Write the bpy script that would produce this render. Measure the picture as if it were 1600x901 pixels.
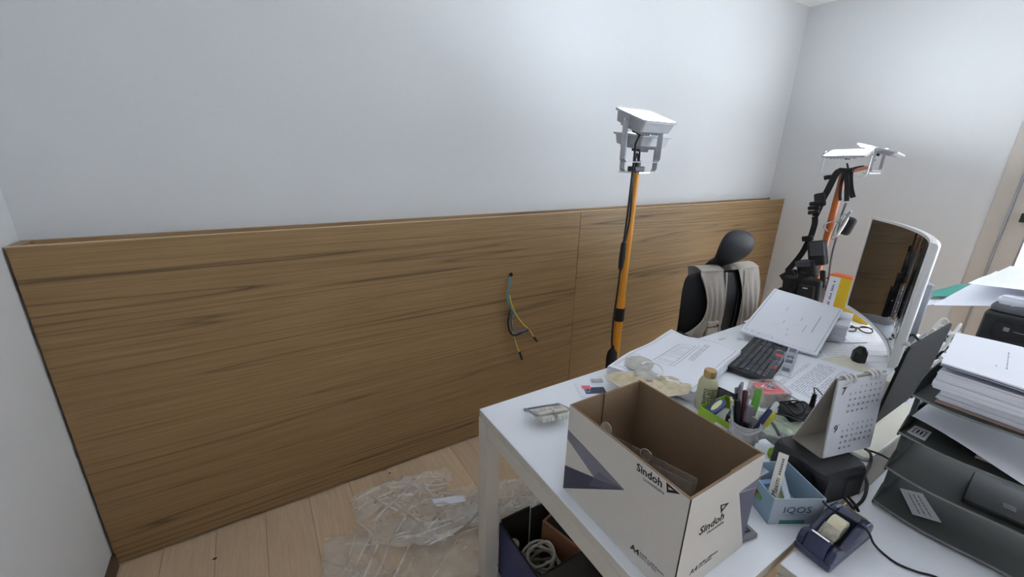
import bpy, bmesh, math, random
from mathutils import Vector, Matrix, noise
random.seed(7)
for o in list(bpy.data.objects): bpy.data.objects.remove(o)
SC = bpy.context.scene
C = SC.collection
PI = math.pi

# ------------------------------------------------------------------ camera
YAW, PITCH, ROLL, FPX, CAMH = 0.5608, 0.31589, 0.02854, 650.9, 1.49
fw = Vector((math.sin(YAW)*math.cos(PITCH), math.cos(YAW)*math.cos(PITCH), -math.sin(PITCH)))
rt = Vector((math.cos(YAW), -math.sin(YAW), 0)); up = rt.cross(fw)
r2 = rt*math.cos(ROLL) + up*math.sin(ROLL); u2 = up*math.cos(ROLL) - rt*math.sin(ROLL)
cam = bpy.data.cameras.new('camera'); co = bpy.data.objects.new('camera', cam); C.objects.link(co)
cam.sensor_fit = 'HORIZONTAL'; cam.sensor_width = 36.0; cam.lens = 36.0*FPX/1600.0; cam.clip_start = 0.02
m = Matrix((r2, u2, -fw)).transposed().to_4x4(); m.translation = Vector((0, 0, CAMH)); co.matrix_world = m
SC.camera = co

# ------------------------------------------------------------------ world, exposure
W = bpy.data.worlds.new('sky'); SC.world = W; W.use_nodes = True
W.node_tree.nodes['Background'].inputs[0].default_value = (0.84, 0.92, 1.0, 1)
W.node_tree.nodes['Background'].inputs[1].default_value = 7.2
SC.view_settings.view_transform = 'Standard'; SC.view_settings.look = 'None'
SC.view_settings.exposure = 0.57; SC.view_settings.gamma = 1.0; SC.view_settings.use_curve_mapping = False
FLOOD = 23.0            # strength of the work light lenses
FLOOD_COL = (0.82, 0.92, 1.0)

# ------------------------------------------------------------------ materials
def L(r, g, b):
    f = lambda c: ((c/255+0.055)/1.055)**2.4 if c > 10 else c/255/12.92
    return (f(r), f(g), f(b), 1)
MATS = {}
def mat(name, col, rough=0.6, metal=0.0, var=0.06, scale=25.0, bump=0.0, spec=0.5, trans=0.0, coat=0.0, rand=0.0):
    """principled with procedural colour variation"""
    if name in MATS: return MATS[name]
    m = bpy.data.materials.new(name); m.use_nodes = True; nt = m.node_tree; b = nt.nodes['Principled BSDF']
    tc = nt.nodes.new('ShaderNodeTexCoord'); nz = nt.nodes.new('ShaderNodeTexNoise')
    nz.inputs['Scale'].default_value = scale; nz.inputs['Detail'].default_value = 4
    nt.links.new(tc.outputs['Object'], nz.inputs['Vector'])
    mr = nt.nodes.new('ShaderNodeMapRange'); mr.inputs[3].default_value = 1-var; mr.inputs[4].default_value = 1+var
    nt.links.new(nz.outputs[0], mr.inputs[0])
    mx = nt.nodes.new('ShaderNodeVectorMath'); mx.operation = 'SCALE'; mx.inputs[0].default_value = col[:3]
    nt.links.new(mr.outputs[0], mx.inputs['Scale']); nt.links.new(mx.outputs[0], b.inputs['Base Color'])
    if rand:
        oi = nt.nodes.new('ShaderNodeObjectInfo'); mr2 = nt.nodes.new('ShaderNodeMapRange')
        mr2.inputs[3].default_value = 1-rand; mr2.inputs[4].default_value = 1+rand
        nt.links.new(oi.outputs['Random'], mr2.inputs[0]); mm = nt.nodes.new('ShaderNodeMath'); mm.operation = 'MULTIPLY'
        nt.links.new(mr.outputs[0], mm.inputs[0]); nt.links.new(mr2.outputs[0], mm.inputs[1]); nt.links.new(mm.outputs[0], mx.inputs['Scale'])
    b.inputs['Roughness'].default_value = rough; b.inputs['Metallic'].default_value = metal
    b.inputs['Specular IOR Level'].default_value = spec; b.inputs['Transmission Weight'].default_value = trans
    b.inputs['Coat Weight'].default_value = coat
    if bump:
        bp = nt.nodes.new('ShaderNodeBump'); bp.inputs['Strength'].default_value = bump; bp.inputs['Distance'].default_value = 0.002
        nz2 = nt.nodes.new('ShaderNodeTexNoise'); nz2.inputs['Scale'].default_value = scale*6
        nt.links.new(tc.outputs['Object'], nz2.inputs['Vector'])
        nt.links.new(nz2.outputs[0], bp.inputs['Height']); nt.links.new(bp.outputs[0], b.inputs['Normal'])
    MATS[name] = m
    return m
def see(name, col, fac, rough=0.15, scale=30.0):
    """thin see-through plastic: transparent mixed with a glossy diffuse film"""
    if name in MATS: return MATS[name]
    m = bpy.data.materials.new(name); m.use_nodes = True; nt = m.node_tree; b = nt.nodes['Principled BSDF']; out = nt.nodes['Material Output']
    b.inputs['Base Color'].default_value = col; b.inputs['Roughness'].default_value = rough
    tr = nt.nodes.new('ShaderNodeBsdfTransparent'); mx = nt.nodes.new('ShaderNodeMixShader')
    tc = nt.nodes.new('ShaderNodeTexCoord'); nz = nt.nodes.new('ShaderNodeTexNoise'); nz.inputs['Scale'].default_value = scale; nz.inputs['Detail'].default_value = 5
    nt.links.new(tc.outputs['Object'], nz.inputs['Vector'])
    mr = nt.nodes.new('ShaderNodeMapRange'); mr.inputs[1].default_value = .3; mr.inputs[2].default_value = .7
    mr.inputs[3].default_value = max(0, fac-.13); mr.inputs[4].default_value = min(1, fac+.13)
    nt.links.new(nz.outputs[0], mr.inputs[0]); nt.links.new(mr.outputs[0], mx.inputs[0])
    nt.links.new(tr.outputs[0], mx.inputs[1]); nt.links.new(b.outputs[0], mx.inputs[2]); nt.links.new(mx.outputs[0], out.inputs[0])
    MATS[name] = m
    return m
def emit(name, col, s):
    m = bpy.data.materials.new(name); m.use_nodes = True; nt = m.node_tree
    e = nt.nodes.new('ShaderNodeEmission'); e.inputs[0].default_value = (*col[:3], 1); e.inputs[1].default_value = s
    nt.links.new(e.outputs[0], nt.nodes['Material Output'].inputs[0]); MATS[name] = m
    return m
def wood(name, light, dark, vein, axis, stretch, freq, rand=0.0, rough=0.5, veinamt=0.8):
    m = bpy.data.materials.new(name); m.use_nodes = True; nt = m.node_tree; b = nt.nodes['Principled BSDF']; N = nt.nodes.new; K = nt.links.new
    tc = N('ShaderNodeTexCoord'); mp = N('ShaderNodeMapping'); K(tc.outputs['Object'], mp.inputs[0])
    oi = N('ShaderNodeObjectInfo'); cm = N('ShaderNodeCombineXYZ'); ml = N('ShaderNodeMath'); ml.operation = 'MULTIPLY'; ml.inputs[1].default_value = 37.0
    K(oi.outputs['Random'], ml.inputs[0]); K(ml.outputs[0], cm.inputs[0]); K(ml.outputs[0], cm.inputs[1]); K(ml.outputs[0], cm.inputs[2]); K(cm.outputs[0], mp.inputs['Location'])
    mp.inputs['Scale'].default_value = stretch
    n0 = N('ShaderNodeTexNoise'); n0.inputs['Scale'].default_value = 1.3; n0.inputs['Detail'].default_value = 3; K(mp.outputs[0], n0.inputs['Vector'])
    # veins: contour lines of a stretched noise field, bunched where the field is steep
    mu = N('ShaderNodeMath'); mu.operation = 'MULTIPLY'; mu.inputs[1].default_value = freq; K(n0.outputs[0], mu.inputs[0])
    fr = N('ShaderNodeMath'); fr.operation = 'FRACT'; K(mu.outputs[0], fr.inputs[0])
    r1 = N('ShaderNodeValToRGB'); e = r1.color_ramp.elements
    e[0].position = 0.0; e[0].color = (1, 1, 1, 1); e[1].position = 1.0; e[1].color = (.75, .75, .75, 1)
    x = e.new(.10); x.color = (.35, .35, .35, 1); x = e.new(.30); x.color = (.08, .08, .08, 1); x = e.new(.62); x.color = (0, 0, 0, 1); x = e.new(.90); x.color = (.22, .22, .22, 1)
    K(fr.outputs[0], r1.inputs[0])
    n1 = N('ShaderNodeTexNoise'); n1.inputs['Scale'].default_value = 2.6; n1.inputs['Detail'].default_value = 2; K(mp.outputs[0], n1.inputs['Vector'])
    r2_ = N('ShaderNodeMapRange'); r2_.inputs[1].default_value = .40; r2_.inputs[2].default_value = .66; K(n1.outputs[0], r2_.inputs[0])
    vm = N('ShaderNodeMath'); vm.operation = 'MULTIPLY'; K(r1.outputs[0], vm.inputs[0]); K(r2_.outputs[0], vm.inputs[1])
    vs = N('ShaderNodeMath'); vs.operation = 'MULTIPLY'; vs.inputs[1].default_value = veinamt; K(vm.outputs[0], vs.inputs[0])
    # fine fibre
    n2 = N('ShaderNodeTexNoise'); n2.inputs['Scale'].default_value = 34; n2.inputs['Detail'].default_value = 6; n2.inputs['Roughness'].default_value = .7
    K(mp.outputs[0], n2.inputs['Vector'])
    r3 = N('ShaderNodeMapRange'); r3.inputs[1].default_value = .3; r3.inputs[2].default_value = .7; K(n2.outputs[0], r3.inputs[0])
    c1 = N('ShaderNodeMix'); c1.data_type = 'RGBA'; c1.inputs['A'].default_value = light; c1.inputs['B'].default_value = dark; K(r3.outputs[0], c1.inputs['Factor'])
    c2 = N('ShaderNodeMix'); c2.data_type = 'RGBA'; c2.inputs['B'].default_value = vein; K(c1.outputs['Result'], c2.inputs['A']); K(vs.outputs[0], c2.inputs['Factor'])
    if rand:
        hs = N('ShaderNodeHueSaturation'); mr = N('ShaderNodeMapRange'); mr.inputs[3].default_value = 1-rand; mr.inputs[4].default_value = 1+rand
        K(oi.outputs['Random'], mr.inputs[0]); K(mr.outputs[0], hs.inputs['Value']); K(c2.outputs['Result'], hs.inputs['Color']); K(hs.outputs[0], b.inputs['Base Color'])
    else: K(c2.outputs['Result'], b.inputs['Base Color'])
    bp = N('ShaderNodeBump'); bp.inputs['Strength'].default_value = .12; bp.inputs['Distance'].default_value = .001; bp.invert = True
    K(vs.outputs[0], bp.inputs['Height']); K(bp.outputs[0], b.inputs['Normal'])
    b.inputs['Roughness'].default_value = rough; MATS[name] = m
    return m

M_wall = mat('wall_paper', L(211, 212, 214), .85, var=.025, scale=120, bump=.25)
M_ceil = mat('ceiling_paper', L(236, 236, 236), .9, var=.02, scale=90)
M_panel = wood('walnut_laminate', L(162, 131, 90), L(130, 102, 67), L(58, 40, 24), 0, (.085, 1.0, 4.2), 21.0, veinamt=.8)
M_ledge = wood('walnut_edge', L(176, 146, 108), L(150, 121, 86), L(110, 84, 58), 0, (.16, 1.0, 2.6), 6.0)
M_band = mat('light_band', L(204, 180, 146), .5)
M_plank = wood('oak_floor', L(224, 198, 168), L(204, 176, 145), L(158, 130, 104), 1, (3.2, .22, 1.0), 5.0, rand=.07, rough=.42, veinamt=.45)
M_dark = mat('shadow_gap', L(22, 18, 16), .9)
M_base = mat('brown_base', L(92, 72, 54), .6)
M_frame = mat('window_frame', L(190, 183, 176), .5, var=.02)
M_alu = mat('aluminium', L(165, 170, 180), .35, metal=.7, var=.03)
M_desk = mat('desk_white', L(238, 241, 248), .45, var=.015, scale=200)
M_edge = mat('desk_edge', L(196, 190, 180), .5, var=.02)
M_steel = mat('desk_frame', L(200, 195, 186), .45, var=.02)
M_white = mat('white_plastic', L(225, 225, 225), .4, var=.02)
M_wmetal = mat('white_metal', L(182, 184, 190), .5, var=.03)
M_black = mat('black_plastic', L(26, 26, 29), .45, var=.15)
M_bfab = mat('black_nylon', L(30, 30, 33), .8, var=.3, scale=80, bump=.5)
M_leather = mat('black_leather', L(30, 31, 36), .5, var=.15, scale=60, bump=.3, spec=.35)
M_rubber = mat('black_rubber', L(20, 20, 22), .6, var=.1)
M_paper = mat('paper', L(236, 238, 247), .85, var=.015, scale=60)
M_paper2 = mat('paper_warm', L(230, 229, 232), .85, var=.02, scale=60)
M_ink = mat('ink', L(96, 98, 112), .9)
M_inkb = mat('ink_black', L(30, 30, 34), .8)
M_inklight = mat('ink_light', L(150, 152, 165), .9)
M_card = mat('cardboard', L(140, 116, 92), .9, var=.08, scale=70, bump=.2)
M_cwhite = mat('carton_white', L(205, 200, 194), .7, var=.03, scale=70)
M_navy = mat('carton_navy', L(66, 66, 84), .7, var=.05)
M_slate = mat('carton_slate', L(122, 121, 134), .7, var=.05)
M_yellow = mat('yellow_paint', L(222, 148, 40), .4, var=.05)
M_orange = mat('orange_paint', L(186, 98, 44), .4, var=.06)
M_chrome = mat('chrome', L(200, 200, 205), .22, metal=1)
M_gold = mat('gold_cap', L(190, 160, 112), .35, metal=.75, var=.06)

# ------------------------------------------------------------------ mesh builder
def cat(pts, n=6, closed=False):
    P = [Vector(p) for p in pts]; out = []; N = len(P)
    rng = range(N) if closed else range(N-1)
    for i in rng:
        if closed: a, b, c, d = P[(i-1) % N], P[i], P[(i+1) % N], P[(i+2) % N]
        else:
            b, c = P[i], P[i+1]; a = P[i-1] if i else b*2-c; d = P[i+2] if i+2 < N else c*2-b
        for k in range(n):
            t = k/n
            out.append(.5*((2*b)+(c-a)*t+(2*a-5*b+4*c-d)*t*t+(3*b-a-3*c+d)*t**3))
    if not closed: out.append(P[-1].copy())
    return out
class MB:
    def __init__(s): s.v = []; s.f = []
    def add(s, vs, fs):
        n = len(s.v); s.v += [tuple(v) for v in vs]; s.f += [tuple(i+n for i in f) for f in fs]; return s
    def box(s, x0, x1, y0, y1, z0, z1, M=None):
        vs = [Vector((x, y, z)) for z in (z0, z1) for y in (y0, y1) for x in (x0, x1)]
        if M is not None: vs = [M @ v for v in vs]
        return s.add(vs, [(0, 2, 3, 1), (4, 5, 7, 6), (0, 1, 5, 4), (2, 6, 7, 3), (0, 4, 6, 2), (1, 3, 7, 5)])
    def prism(s, poly, d, M=None):
        """poly: list of (x,y); extruded 0..d along z, transformed by M"""
        n = len(poly); vs = [Vector((p[0], p[1], 0)) for p in poly]+[Vector((p[0], p[1], d)) for p in poly]
        if M is not None: vs = [M @ v for v in vs]
        return s.add(vs, [tuple(range(n-1, -1, -1)), tuple(range(n, 2*n))]+[(i, (i+1) % n, n+(i+1) % n, n+i) for i in range(n)])
    def tube(s, path, r, n=8, closed=False, cap=True):
        P = [Vector(p) for p in path]; N = len(P); R = r if isinstance(r, (list, tuple)) else [r]*N
        t0 = (P[1]-P[0]).normalized(); nv = t0.orthogonal().normalized(); vs = []
        for i in range(N):
            if closed: t = (P[(i+1) % N]-P[i-1])
            else: t = P[min(i+1, N-1)]-P[max(i-1, 0)]
            t = t.normalized() if t.length > 1e-9 else t0
            nv = (nv-t*nv.dot(t)); nv = nv.normalized() if nv.length > 1e-6 else t.orthogonal().normalized()
            bn = t.cross(nv)
            for k in range(n):
                a = 2*PI*k/n; vs.append(P[i]+(nv*math.cos(a)+bn*math.sin(a))*R[i])
        fs = []
        for i in range(N if closed else N-1):
            j = (i+1) % N
            for k in range(n): fs.append((i*n+k, i*n+(k+1) % n, j*n+(k+1) % n, j*n+k))
        if cap and not closed: fs += [tuple(range(n-1, -1, -1)), tuple((N-1)*n+k for k in range(n))]
        return s.add(vs, fs)
    def strap(s, path, side, w, t):
        """flat ribbon: width w along 'side', thickness t"""
        P = [Vector(p) for p in path]; N = len(P); vs = []
        for i in range(N):
            tg = (P[min(i+1, N-1)]-P[max(i-1, 0)]).normalized(); sd = Vector(side[i] if isinstance(side, list) else side)
            sd = (sd-tg*sd.dot(tg)).normalized(); nn = tg.cross(sd); ww = w[i] if isinstance(w, list) else w
            vs += [P[i]+sd*ww/2+nn*t/2, P[i]-sd*ww/2+nn*t/2, P[i]-sd*ww/2-nn*t/2, P[i]+sd*ww/2-nn*t/2]
        fs = [(i*4+k, i*4+(k+1) % 4, i*4+4+(k+1) % 4, i*4+4+k) for i in range(N-1) for k in range(4)]
        return s.add(vs, fs+[(3, 2, 1, 0), tuple((N-1)*4+k for k in range(4))])
    def lathe(s, prof, n=24, M=None):
        vs = []; 
        for r, z in prof:
            for k in range(n):
                a = 2*PI*k/n; v = Vector((r*math.cos(a), r*math.sin(a), z)); vs.append(M @ v if M is not None else v)
        fs = [(i*n+k, i*n+(k+1) % n, (i+1)*n+(k+1) % n, (i+1)*n+k) for i in range(len(prof)-1) for k in range(n)]
        return s.add(vs, fs+[tuple(range(n-1, -1, -1)), tuple((len(prof)-1)*n+k for k in range(n))])
    def loft(s, rings):
        n = len(rings[0]); vs = [p for r in rings for p in r]
        fs = [(i*n+k, i*n+(k+1) % n, (i+1)*n+(k+1) % n, (i+1)*n+k) for i in range(len(rings)-1) for k in range(n)]
        return s.add(vs, fs+[tuple(range(n-1, -1, -1)), tuple((len(rings)-1)*n+k for k in range(n))])
    def grid(s, fn, nu, nv):
        vs = [fn(i/nu, j/nv) for j in range(nv+1) for i in range(nu+1)]
        return s.add(vs, [(j*(nu+1)+i, j*(nu+1)+i+1, (j+1)*(nu+1)+i+1, (j+1)*(nu+1)+i) for j in range(nv) for i in range(nu)])
    def build(s, name, m, parent=None, smooth=False, bevel=0, seg=2, sub=0, solid=0, loc=None, rot=None, so=0):
        me = bpy.data.meshes.new(name); me.from_pydata(s.v, [], s.f); me.update()
        bm = bmesh.new(); bm.from_mesh(me); bmesh.ops.recalc_face_normals(bm, faces=bm.faces); bm.to_mesh(me); bm.free()
        o = bpy.data.objects.new(name, me); C.objects.link(o)
        if m: me.materials.append(m)
        if smooth:
            for p in me.polygons: p.use_smooth = True
        if solid: k = o.modifiers.new('solid', 'SOLIDIFY'); k.thickness = solid; k.offset = so
        if bevel: k = o.modifiers.new('bevel', 'BEVEL'); k.width = bevel; k.segments = seg; k.limit_method = 'ANGLE'; k.angle_limit = .6
        if sub: k = o.modifiers.new('sub', 'SUBSURF'); k.levels = sub; k.render_levels = sub
        if smooth and not sub: k = o.modifiers.new('split', 'EDGE_SPLIT'); k.split_angle = .75
        if parent: o.parent = parent
        if loc: o.location = loc
        if rot: o.rotation_euler = rot
        return o
def tag(o, label, category, group=None, kind=None):
    o['label'] = label; o['category'] = category
    if group: o['group'] = group
    if kind: o['kind'] = kind
    return o
def struct(o, label=None, category=None):
    o['kind'] = 'structure'
    if label: o['label'] = label
    if category: o['category'] = category
    return o
def thing(name, label, category, loc=(0, 0, 0), rz=0.0, group=None):
    o = bpy.data.objects.new(name, None); C.objects.link(o); o.location = loc; o.rotation_euler = (0, 0, rz); o.empty_display_size = .05
    return tag(o, label, category, group)
def frame(o, x, y):
    """matrix with origin o, x axis along x, y axis near y"""
    x = Vector(x).normalized(); z = x.cross(Vector(y)).normalized(); y = z.cross(x)
    M = Matrix((x, y, z)).transposed().to_4x4(); M.translation = Vector(o); return M
def lettering(name, s, size, m, parent, M, depth=.0002, shear=0.0, align='LEFT', width=1.0, bold=0.0):
    cu = bpy.data.curves.new(name, 'FONT'); cu.body = s; cu.size = size; cu.extrude = depth; cu.shear = shear; cu.align_x = align; cu.resolution_u = 2; cu.offset = bold
    t = bpy.data.objects.new(name, cu); C.objects.link(t)
    me = bpy.data.meshes.new_from_object(t.evaluated_get(bpy.context.evaluated_depsgraph_get()))
    bpy.data.objects.remove(t); me.transform(M @ Matrix.Diagonal((width, 1, 1, 1))); me.materials.clear(); me.materials.append(m)
    o = bpy.data.objects.new(name, me); C.objects.link(o); o.parent = parent
    return o
def Rz(a): return Matrix.Rotation(a, 4, 'Z')
def Tr(x, y, z): return Matrix.Translation((x, y, z))

# ================================================================== setting
XL, XR, YB, YP, YN, ZC = -0.612, 3.592, 1.836, 1.714, -2.6, 2.53
fl = struct(MB().box(XL-.1, XR+.1, YN-.1, YB+.1, -.06, -.004).build('floor', M_dark))
PW, PL = .17, 1.2
k = 0; x = XL-.03; col = 0
plank_mesh = {}
while x < XR:
    y = YB-.005-PL*((col*.37) % 1.0)+PL*0
    yy = YB
    first = PL*(.25+((col*.37) % .75))
    while yy > YN:
        ln = min(first if yy == YB else PL, yy-YN)
        w = min(PW, XR-x)
        key = (round(w, 3), round(ln, 3))
        if key not in plank_mesh:
            o = MB().box(0, w-.0012, -ln+.0012, 0, -.008, 0).build('plank', M_plank, fl, bevel=.0006, seg=1); plank_mesh[key] = o.data
        else:
            o = bpy.data.objects.new('plank', plank_mesh[key]); C.objects.link(o); o.parent = fl
        o.location = (x, yy, 0); yy -= ln
    x += PW; col += 1
struct(MB().box(XL-.1, XR+.1, YB, YB+.1, -.05, ZC+.1).build('wall_back', M_wall))
struct(MB().box(XL-.1, XL, YN-.1, YB, -.05, ZC+.1).build('wall_left', M_wall))
struct(MB().box(XL, XR, YN-.1, YN, -.05, ZC+.1).build('wall_near', M_wall))
struct(MB().box(XL, XR, YN, YB, ZC, ZC+.1).build('ceiling', M_ceil))
WY0, WY1, WZ0, WZ1 = -2.3, .612, .42, 2.18  # opening enlarged, unseen, behind the camera to bring in more daylight
wr = MB()
wr.box(XR, XR+.1, WY1, YB, -.05, ZC+.1); wr.box(XR, XR+.1, YN, WY0, -.05, ZC+.1)
wr.box(XR, XR+.1, WY0, WY1, -.05, WZ0); wr.box(XR, XR+.1, WY0, WY1, WZ1, ZC+.1)
struct(wr.build('wall_right', M_wall))
win = struct(thing('window_1', 'tall sliding window with pale beige frame at the right edge', 'window', (XR, 0, 0)))
def jamb(name, y0, y1, z0=WZ0, z1=WZ1, x0=-.006, x1=.07, m=M_frame): return MB().box(x0, x1, y0, y1, z0, z1).build(name, m, win, bevel=.002)
jamb('jamb', .537, .611); jamb('rail', .529, .537, x0=-.012, m=M_alu); jamb('sash', .446, .529, x0=.004); jamb('gasket', .438, .446, x0=.0, m=M_alu)
jamb('jamb', WY0+.001, WY0+.07); jamb('sash', WY0+.07, WY0+.15, x0=.004); jamb('sash', -.90, -.82, x0=.004)
MB().box(.0, .07, WY0+.07, .53, WZ0+.001, WZ0+.08).build('sill', M_frame, win, bevel=.002); MB().box(.0, .07, WY0+.07, .53, WZ1-.08, WZ1-.001).build('head', M_frame, win, bevel=.002)
M_glass = see('window_glass', (.8, .85, .9, 1), .13, .05)
for a, b in ((-.82, .438), (WY0+.15, -.90)): MB().box(.03, .036, a, b, WZ0+.08, WZ1-.08).build('pane', M_glass, win)
MB().box(-.018, -.004, .464, .486, 1.20, 1.25).build('latch', M_black, win, bevel=.004)
# wooden wainscot box along the back wall
tr = struct(thing('trim_1', 'dark walnut wainscot panelling along the back wall', 'panelling', (0, YP, 0)))
PH = 1.197
for a, b in ((XL+.008, 1.4985), (1.5005, XR-.001)): 
    MB().box(0, b-a, 0, .018, .012, PH).build('panel_board', M_panel, tr, bevel=.0012, seg=1, loc=(a, 0, 0)); MB().box(a, b, .0003, .0178, PH+.0001, PH+.0016).build('edge_banding', M_band, tr)
MB().box(XL+.03, XR-.004, .018, YB-YP-.012, PH-.034, PH-.016).build('top_board', M_ledge, tr)
MB().box(XL+.004, XR-.001, YB-YP-.012, YB-YP-.001, PH-.07, PH-.001).build('back_strip', M_ledge, tr, bevel=.001, seg=1)
MB().box(XL+.004, XL+.03, .018, YB-YP-.012, PH-.07, PH-.001).build('end_strip', M_ledge, tr, bevel=.001, seg=1)
MB().box(XL+.012, XR-.002, .024, .05, .0, PH-.08).build('backing', M_dark, tr)
struct(MB().box(XL, XL+.012, YN, YP-.002, 0, .058).build('baseboard_left', M_base, bevel=.001))

# ================================================================== desks
DZ = .72
def desk(name, label, x0, x1, y0, y1):
    d = thing(name, label, 'desk', (x0, y0, 0)); lx, ly = x1-x0, y1-y0
    top = MB().box(0, lx, 0, ly, DZ-.0035, DZ).build('table_top', M_desk, d, bevel=.0012, seg=1)
    MB().box(.0002, lx-.0002, .0002, ly-.0002, DZ-.025, DZ-.0037).build('edge_band', M_edge, top)
    for px in (0, 1):
        for py in (0, 1):
            ax = .0-.003 if px == 0 else lx-.047; ay = .0 if py == 0 else ly-.05
            MB().box(ax, ax+.05, ay, ay+.05, 0, DZ-.026).build('leg', M_steel, d, bevel=.0015)
    for px in (0, 1):
        ax = -.003 if px == 0 else lx-.027
        MB().box(ax+.002, ax+.030, .0505, ly-.0505, DZ-.075, DZ-.0262).build('end_rail', M_steel, d, bevel=.0015)
    for ay in (.012, ly-.04): MB().box(.05, lx-.05, ay, ay+.028, DZ-.07, DZ-.0262).build('long_rail', M_steel, d, bevel=.0015)
    return d
desk('desk', 'white desk holding the open carton, keyboard and drawings', .5225, 2.62, .2485, 1.004)
desk('desk', 'white desk under the letter trays and tape dispenser', .805, 2.62, -.52, .238)

# ================================================================== work light stands
def flood(parent, c, n, axis, w, h, lit, strength=1.0, brack=.115, m_l=None, dp=1.0, bw=.028):
    """flood head: w along the axis, h across; n = facing direction. parts under parent"""
    n = Vector(n).normalized(); ax = Vector(axis).normalized(); ax = (ax-n*ax.dot(n)).normalized(); b = n.cross(ax)
    F = Matrix((ax, b, n)).transposed().to_4x4(); F.translation = Vector(c)
    H = bpy.data.objects.new('flood_head', None); C.objects.link(H); H.parent = parent; H.matrix_local = F
    def rr(w, h, z, r=.012, k=4):
        o = []
        for sx, sy, a0 in ((1, 1, 0), (-1, 1, PI/2), (-1, -1, PI), (1, -1, 1.5*PI)):
            for i in range(k+1):
                a = a0+PI/2*i/k; o.append(Vector((sx*(w/2-r)+r*math.cos(a), sy*(h/2-r)+r*math.sin(a), z)))
        return o
    MB().loft([rr(w*.72, h*.66, -.052*dp), rr(w*.86, h*.84, -.046*dp), rr(w*.93, h*.91, -.010), rr(w, h, -.008), rr(w, h, 0), rr(w-.012, h-.012, .001), rr(w-.016, h-.016, -.004)]).build('housing', M_wmetal, H)
    MB().loft([rr(w-.02, h-.02, -.0035), rr(w-.02, h-.02, -.0022)]).build('lens', m_l, H)
    for i in range(9):
        t = -.30+.60*i/8
        MB().box(w*t-.0015, w*t+.0015, -h*.36, h*.36, -.0525*dp-.0075, -.0525*dp).build('fin', M_wmetal, H)
    # junction box and gland below
    MB().box(-.03*dp, .03*dp, -.024*dp, .024*dp, -.0605*dp-.0135-.0075*(1-dp), -.0605*dp-.0075*(1-dp)).build('gland_box', M_black, H, bevel=.004)
    # bracket: U in the plane of the axis and vertical, in parent space
    Hc = Vector(c)-n*.022*dp; hz = Vector((ax.x, ax.y, 0)).normalized(); pr = Vector((-hz.y, hz.x, 0))
    a = w/2+.006
    br = MB(); Minv = F.inverted()
    pts = [Hc+hz*a+Vector((0, 0, .012)), Hc+hz*a-Vector((0, 0, brack-.012)), Hc+hz*(a-.012)-Vector((0, 0, brack)), Hc-hz*(a-.012)-Vector((0, 0, brack)), Hc-hz*a-Vector((0, 0, brack-.012)), Hc-hz*a+Vector((0, 0, .012))]
    br.strap([Minv @ p for p in pts], Minv.to_3x3() @ pr, bw, .003)
    B = br.build('bracket', M_wmetal, H)
    for s_ in (-1, 1):
        e = Minv @ (Hc+hz*s_*(a+.001)); e2 = Minv @ (Hc+hz*s_*(a+.008))
        MB().tube([e, e2], .007, 10).build('bolt', M_chrome, B)
    return Hc-Vector((0, 0, brack)), Hc-n*.05
def lens(name, k):
    return emit(name, FLOOD_COL, FLOOD*k)
P1 = Vector((1.432, 1.305, 0))
st = thing('light_stand', 'yellow pole with two white flood lights by the wood panelling', 'light stand', P1)
MB().tube([(0, 0, .02), (0, 0, .86)], .0205, 20).build('lower_pole', M_yellow, st, smooth=True)
MB().tube([(0, 0, .80), (0, 0, 1.428)], .0175, 20).build('upper_pole', M_yellow, st, smooth=True)
MB().tube([(0, 0, .735), (0, 0, .800)], .0232, 20).build('tape_band', M_rubber, st)
for a in (0.3, 2.4, 4.5):
    MB().tube(cat([(0, 0, .30), (.10*math.cos(a), .10*math.sin(a), .22), (.30*math.cos(a), .30*math.sin(a), .012)], 5), .010, 8).build('leg', M_yellow, st, smooth=True)
MB().tube([(0, 0, .27), (0, 0, .34)], .027, 16).build('collar', M_black, st)
MB().box(-.03, .03, -.022, .022, 1.425, 1.447).build('clamp', M_black, st, bevel=.003)
MB().tube([(-.005, -.005, 1.447), (-.005, -.005, 1.47)], .017, 12).build('clamp_knob', M_black, st)
MB().box(-.012, .055, -.03, .09, 1.418, 1.425).build('clamp_plate', M_chrome, st, bevel=.001)
hA, gA = flood(st, (-.022, -.045, .214+1.432), (0, -math.sin(.34), math.cos(.34)), (1, 0, 0), .200, .175, True, brack=.160, m_l=lens('flood_lens_a', 1.45))
hB, gB = flood(st, (.095, .070, .162+1.42), (0, -.10, 1), (1, 0, 0), .200, .175, True, brack=.138, m_l=lens('flood_lens_b', .35))
MB().tube(cat([gA, gA+Vector((-.02, 0, -.04)), (-.03, -.01, 1.53), (-.035, -.015, 1.45), (-.052, -.03, 1.38), (-.058, -.035, 1.25), (-.062, -.035, 1.12)], 6), .0048, 8).build('cable', M_rubber, st, smooth=True)
MB().tube(cat([gB, gB+Vector((-.03, -.03, -.06)), (-.005, .0, 1.50), (-.028, -.012, 1.42), (-.034, -.028, 1.25), (-.052, -.035, 1.15), (-.06, -.035, 1.11)], 6), .0042, 8).build('cable', M_rubber, st, smooth=True)
MB().tube([(-.06, -.035, 1.13), (-.061, -.035, 1.12), (-.064, -.036, 1.06), (-.066, -.036, 1.015), (-.066, -.036, 1.0)], [.007, .012, .0135, .011, .006], 12).build('cable_joint', M_rubber, st, smooth=True)
MB().tube(cat([(-.066, -.036, 1.01), (-.066, -.034, .90), (-.072, -.034, .75), (-.074, -.04, .66), (-.070, -.045, .61)], 6), .0045, 8).build('cable', M_rubber, st, smooth=True)
MB().lathe([(.006, .10), (.010, .085), (.012, .08), (.022, .065), (.026, .03), (.024, -.02), (.018, -.03)], 16, Tr(-.068, -.045, .535)).build('plug', M_rubber, st, smooth=True)

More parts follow.
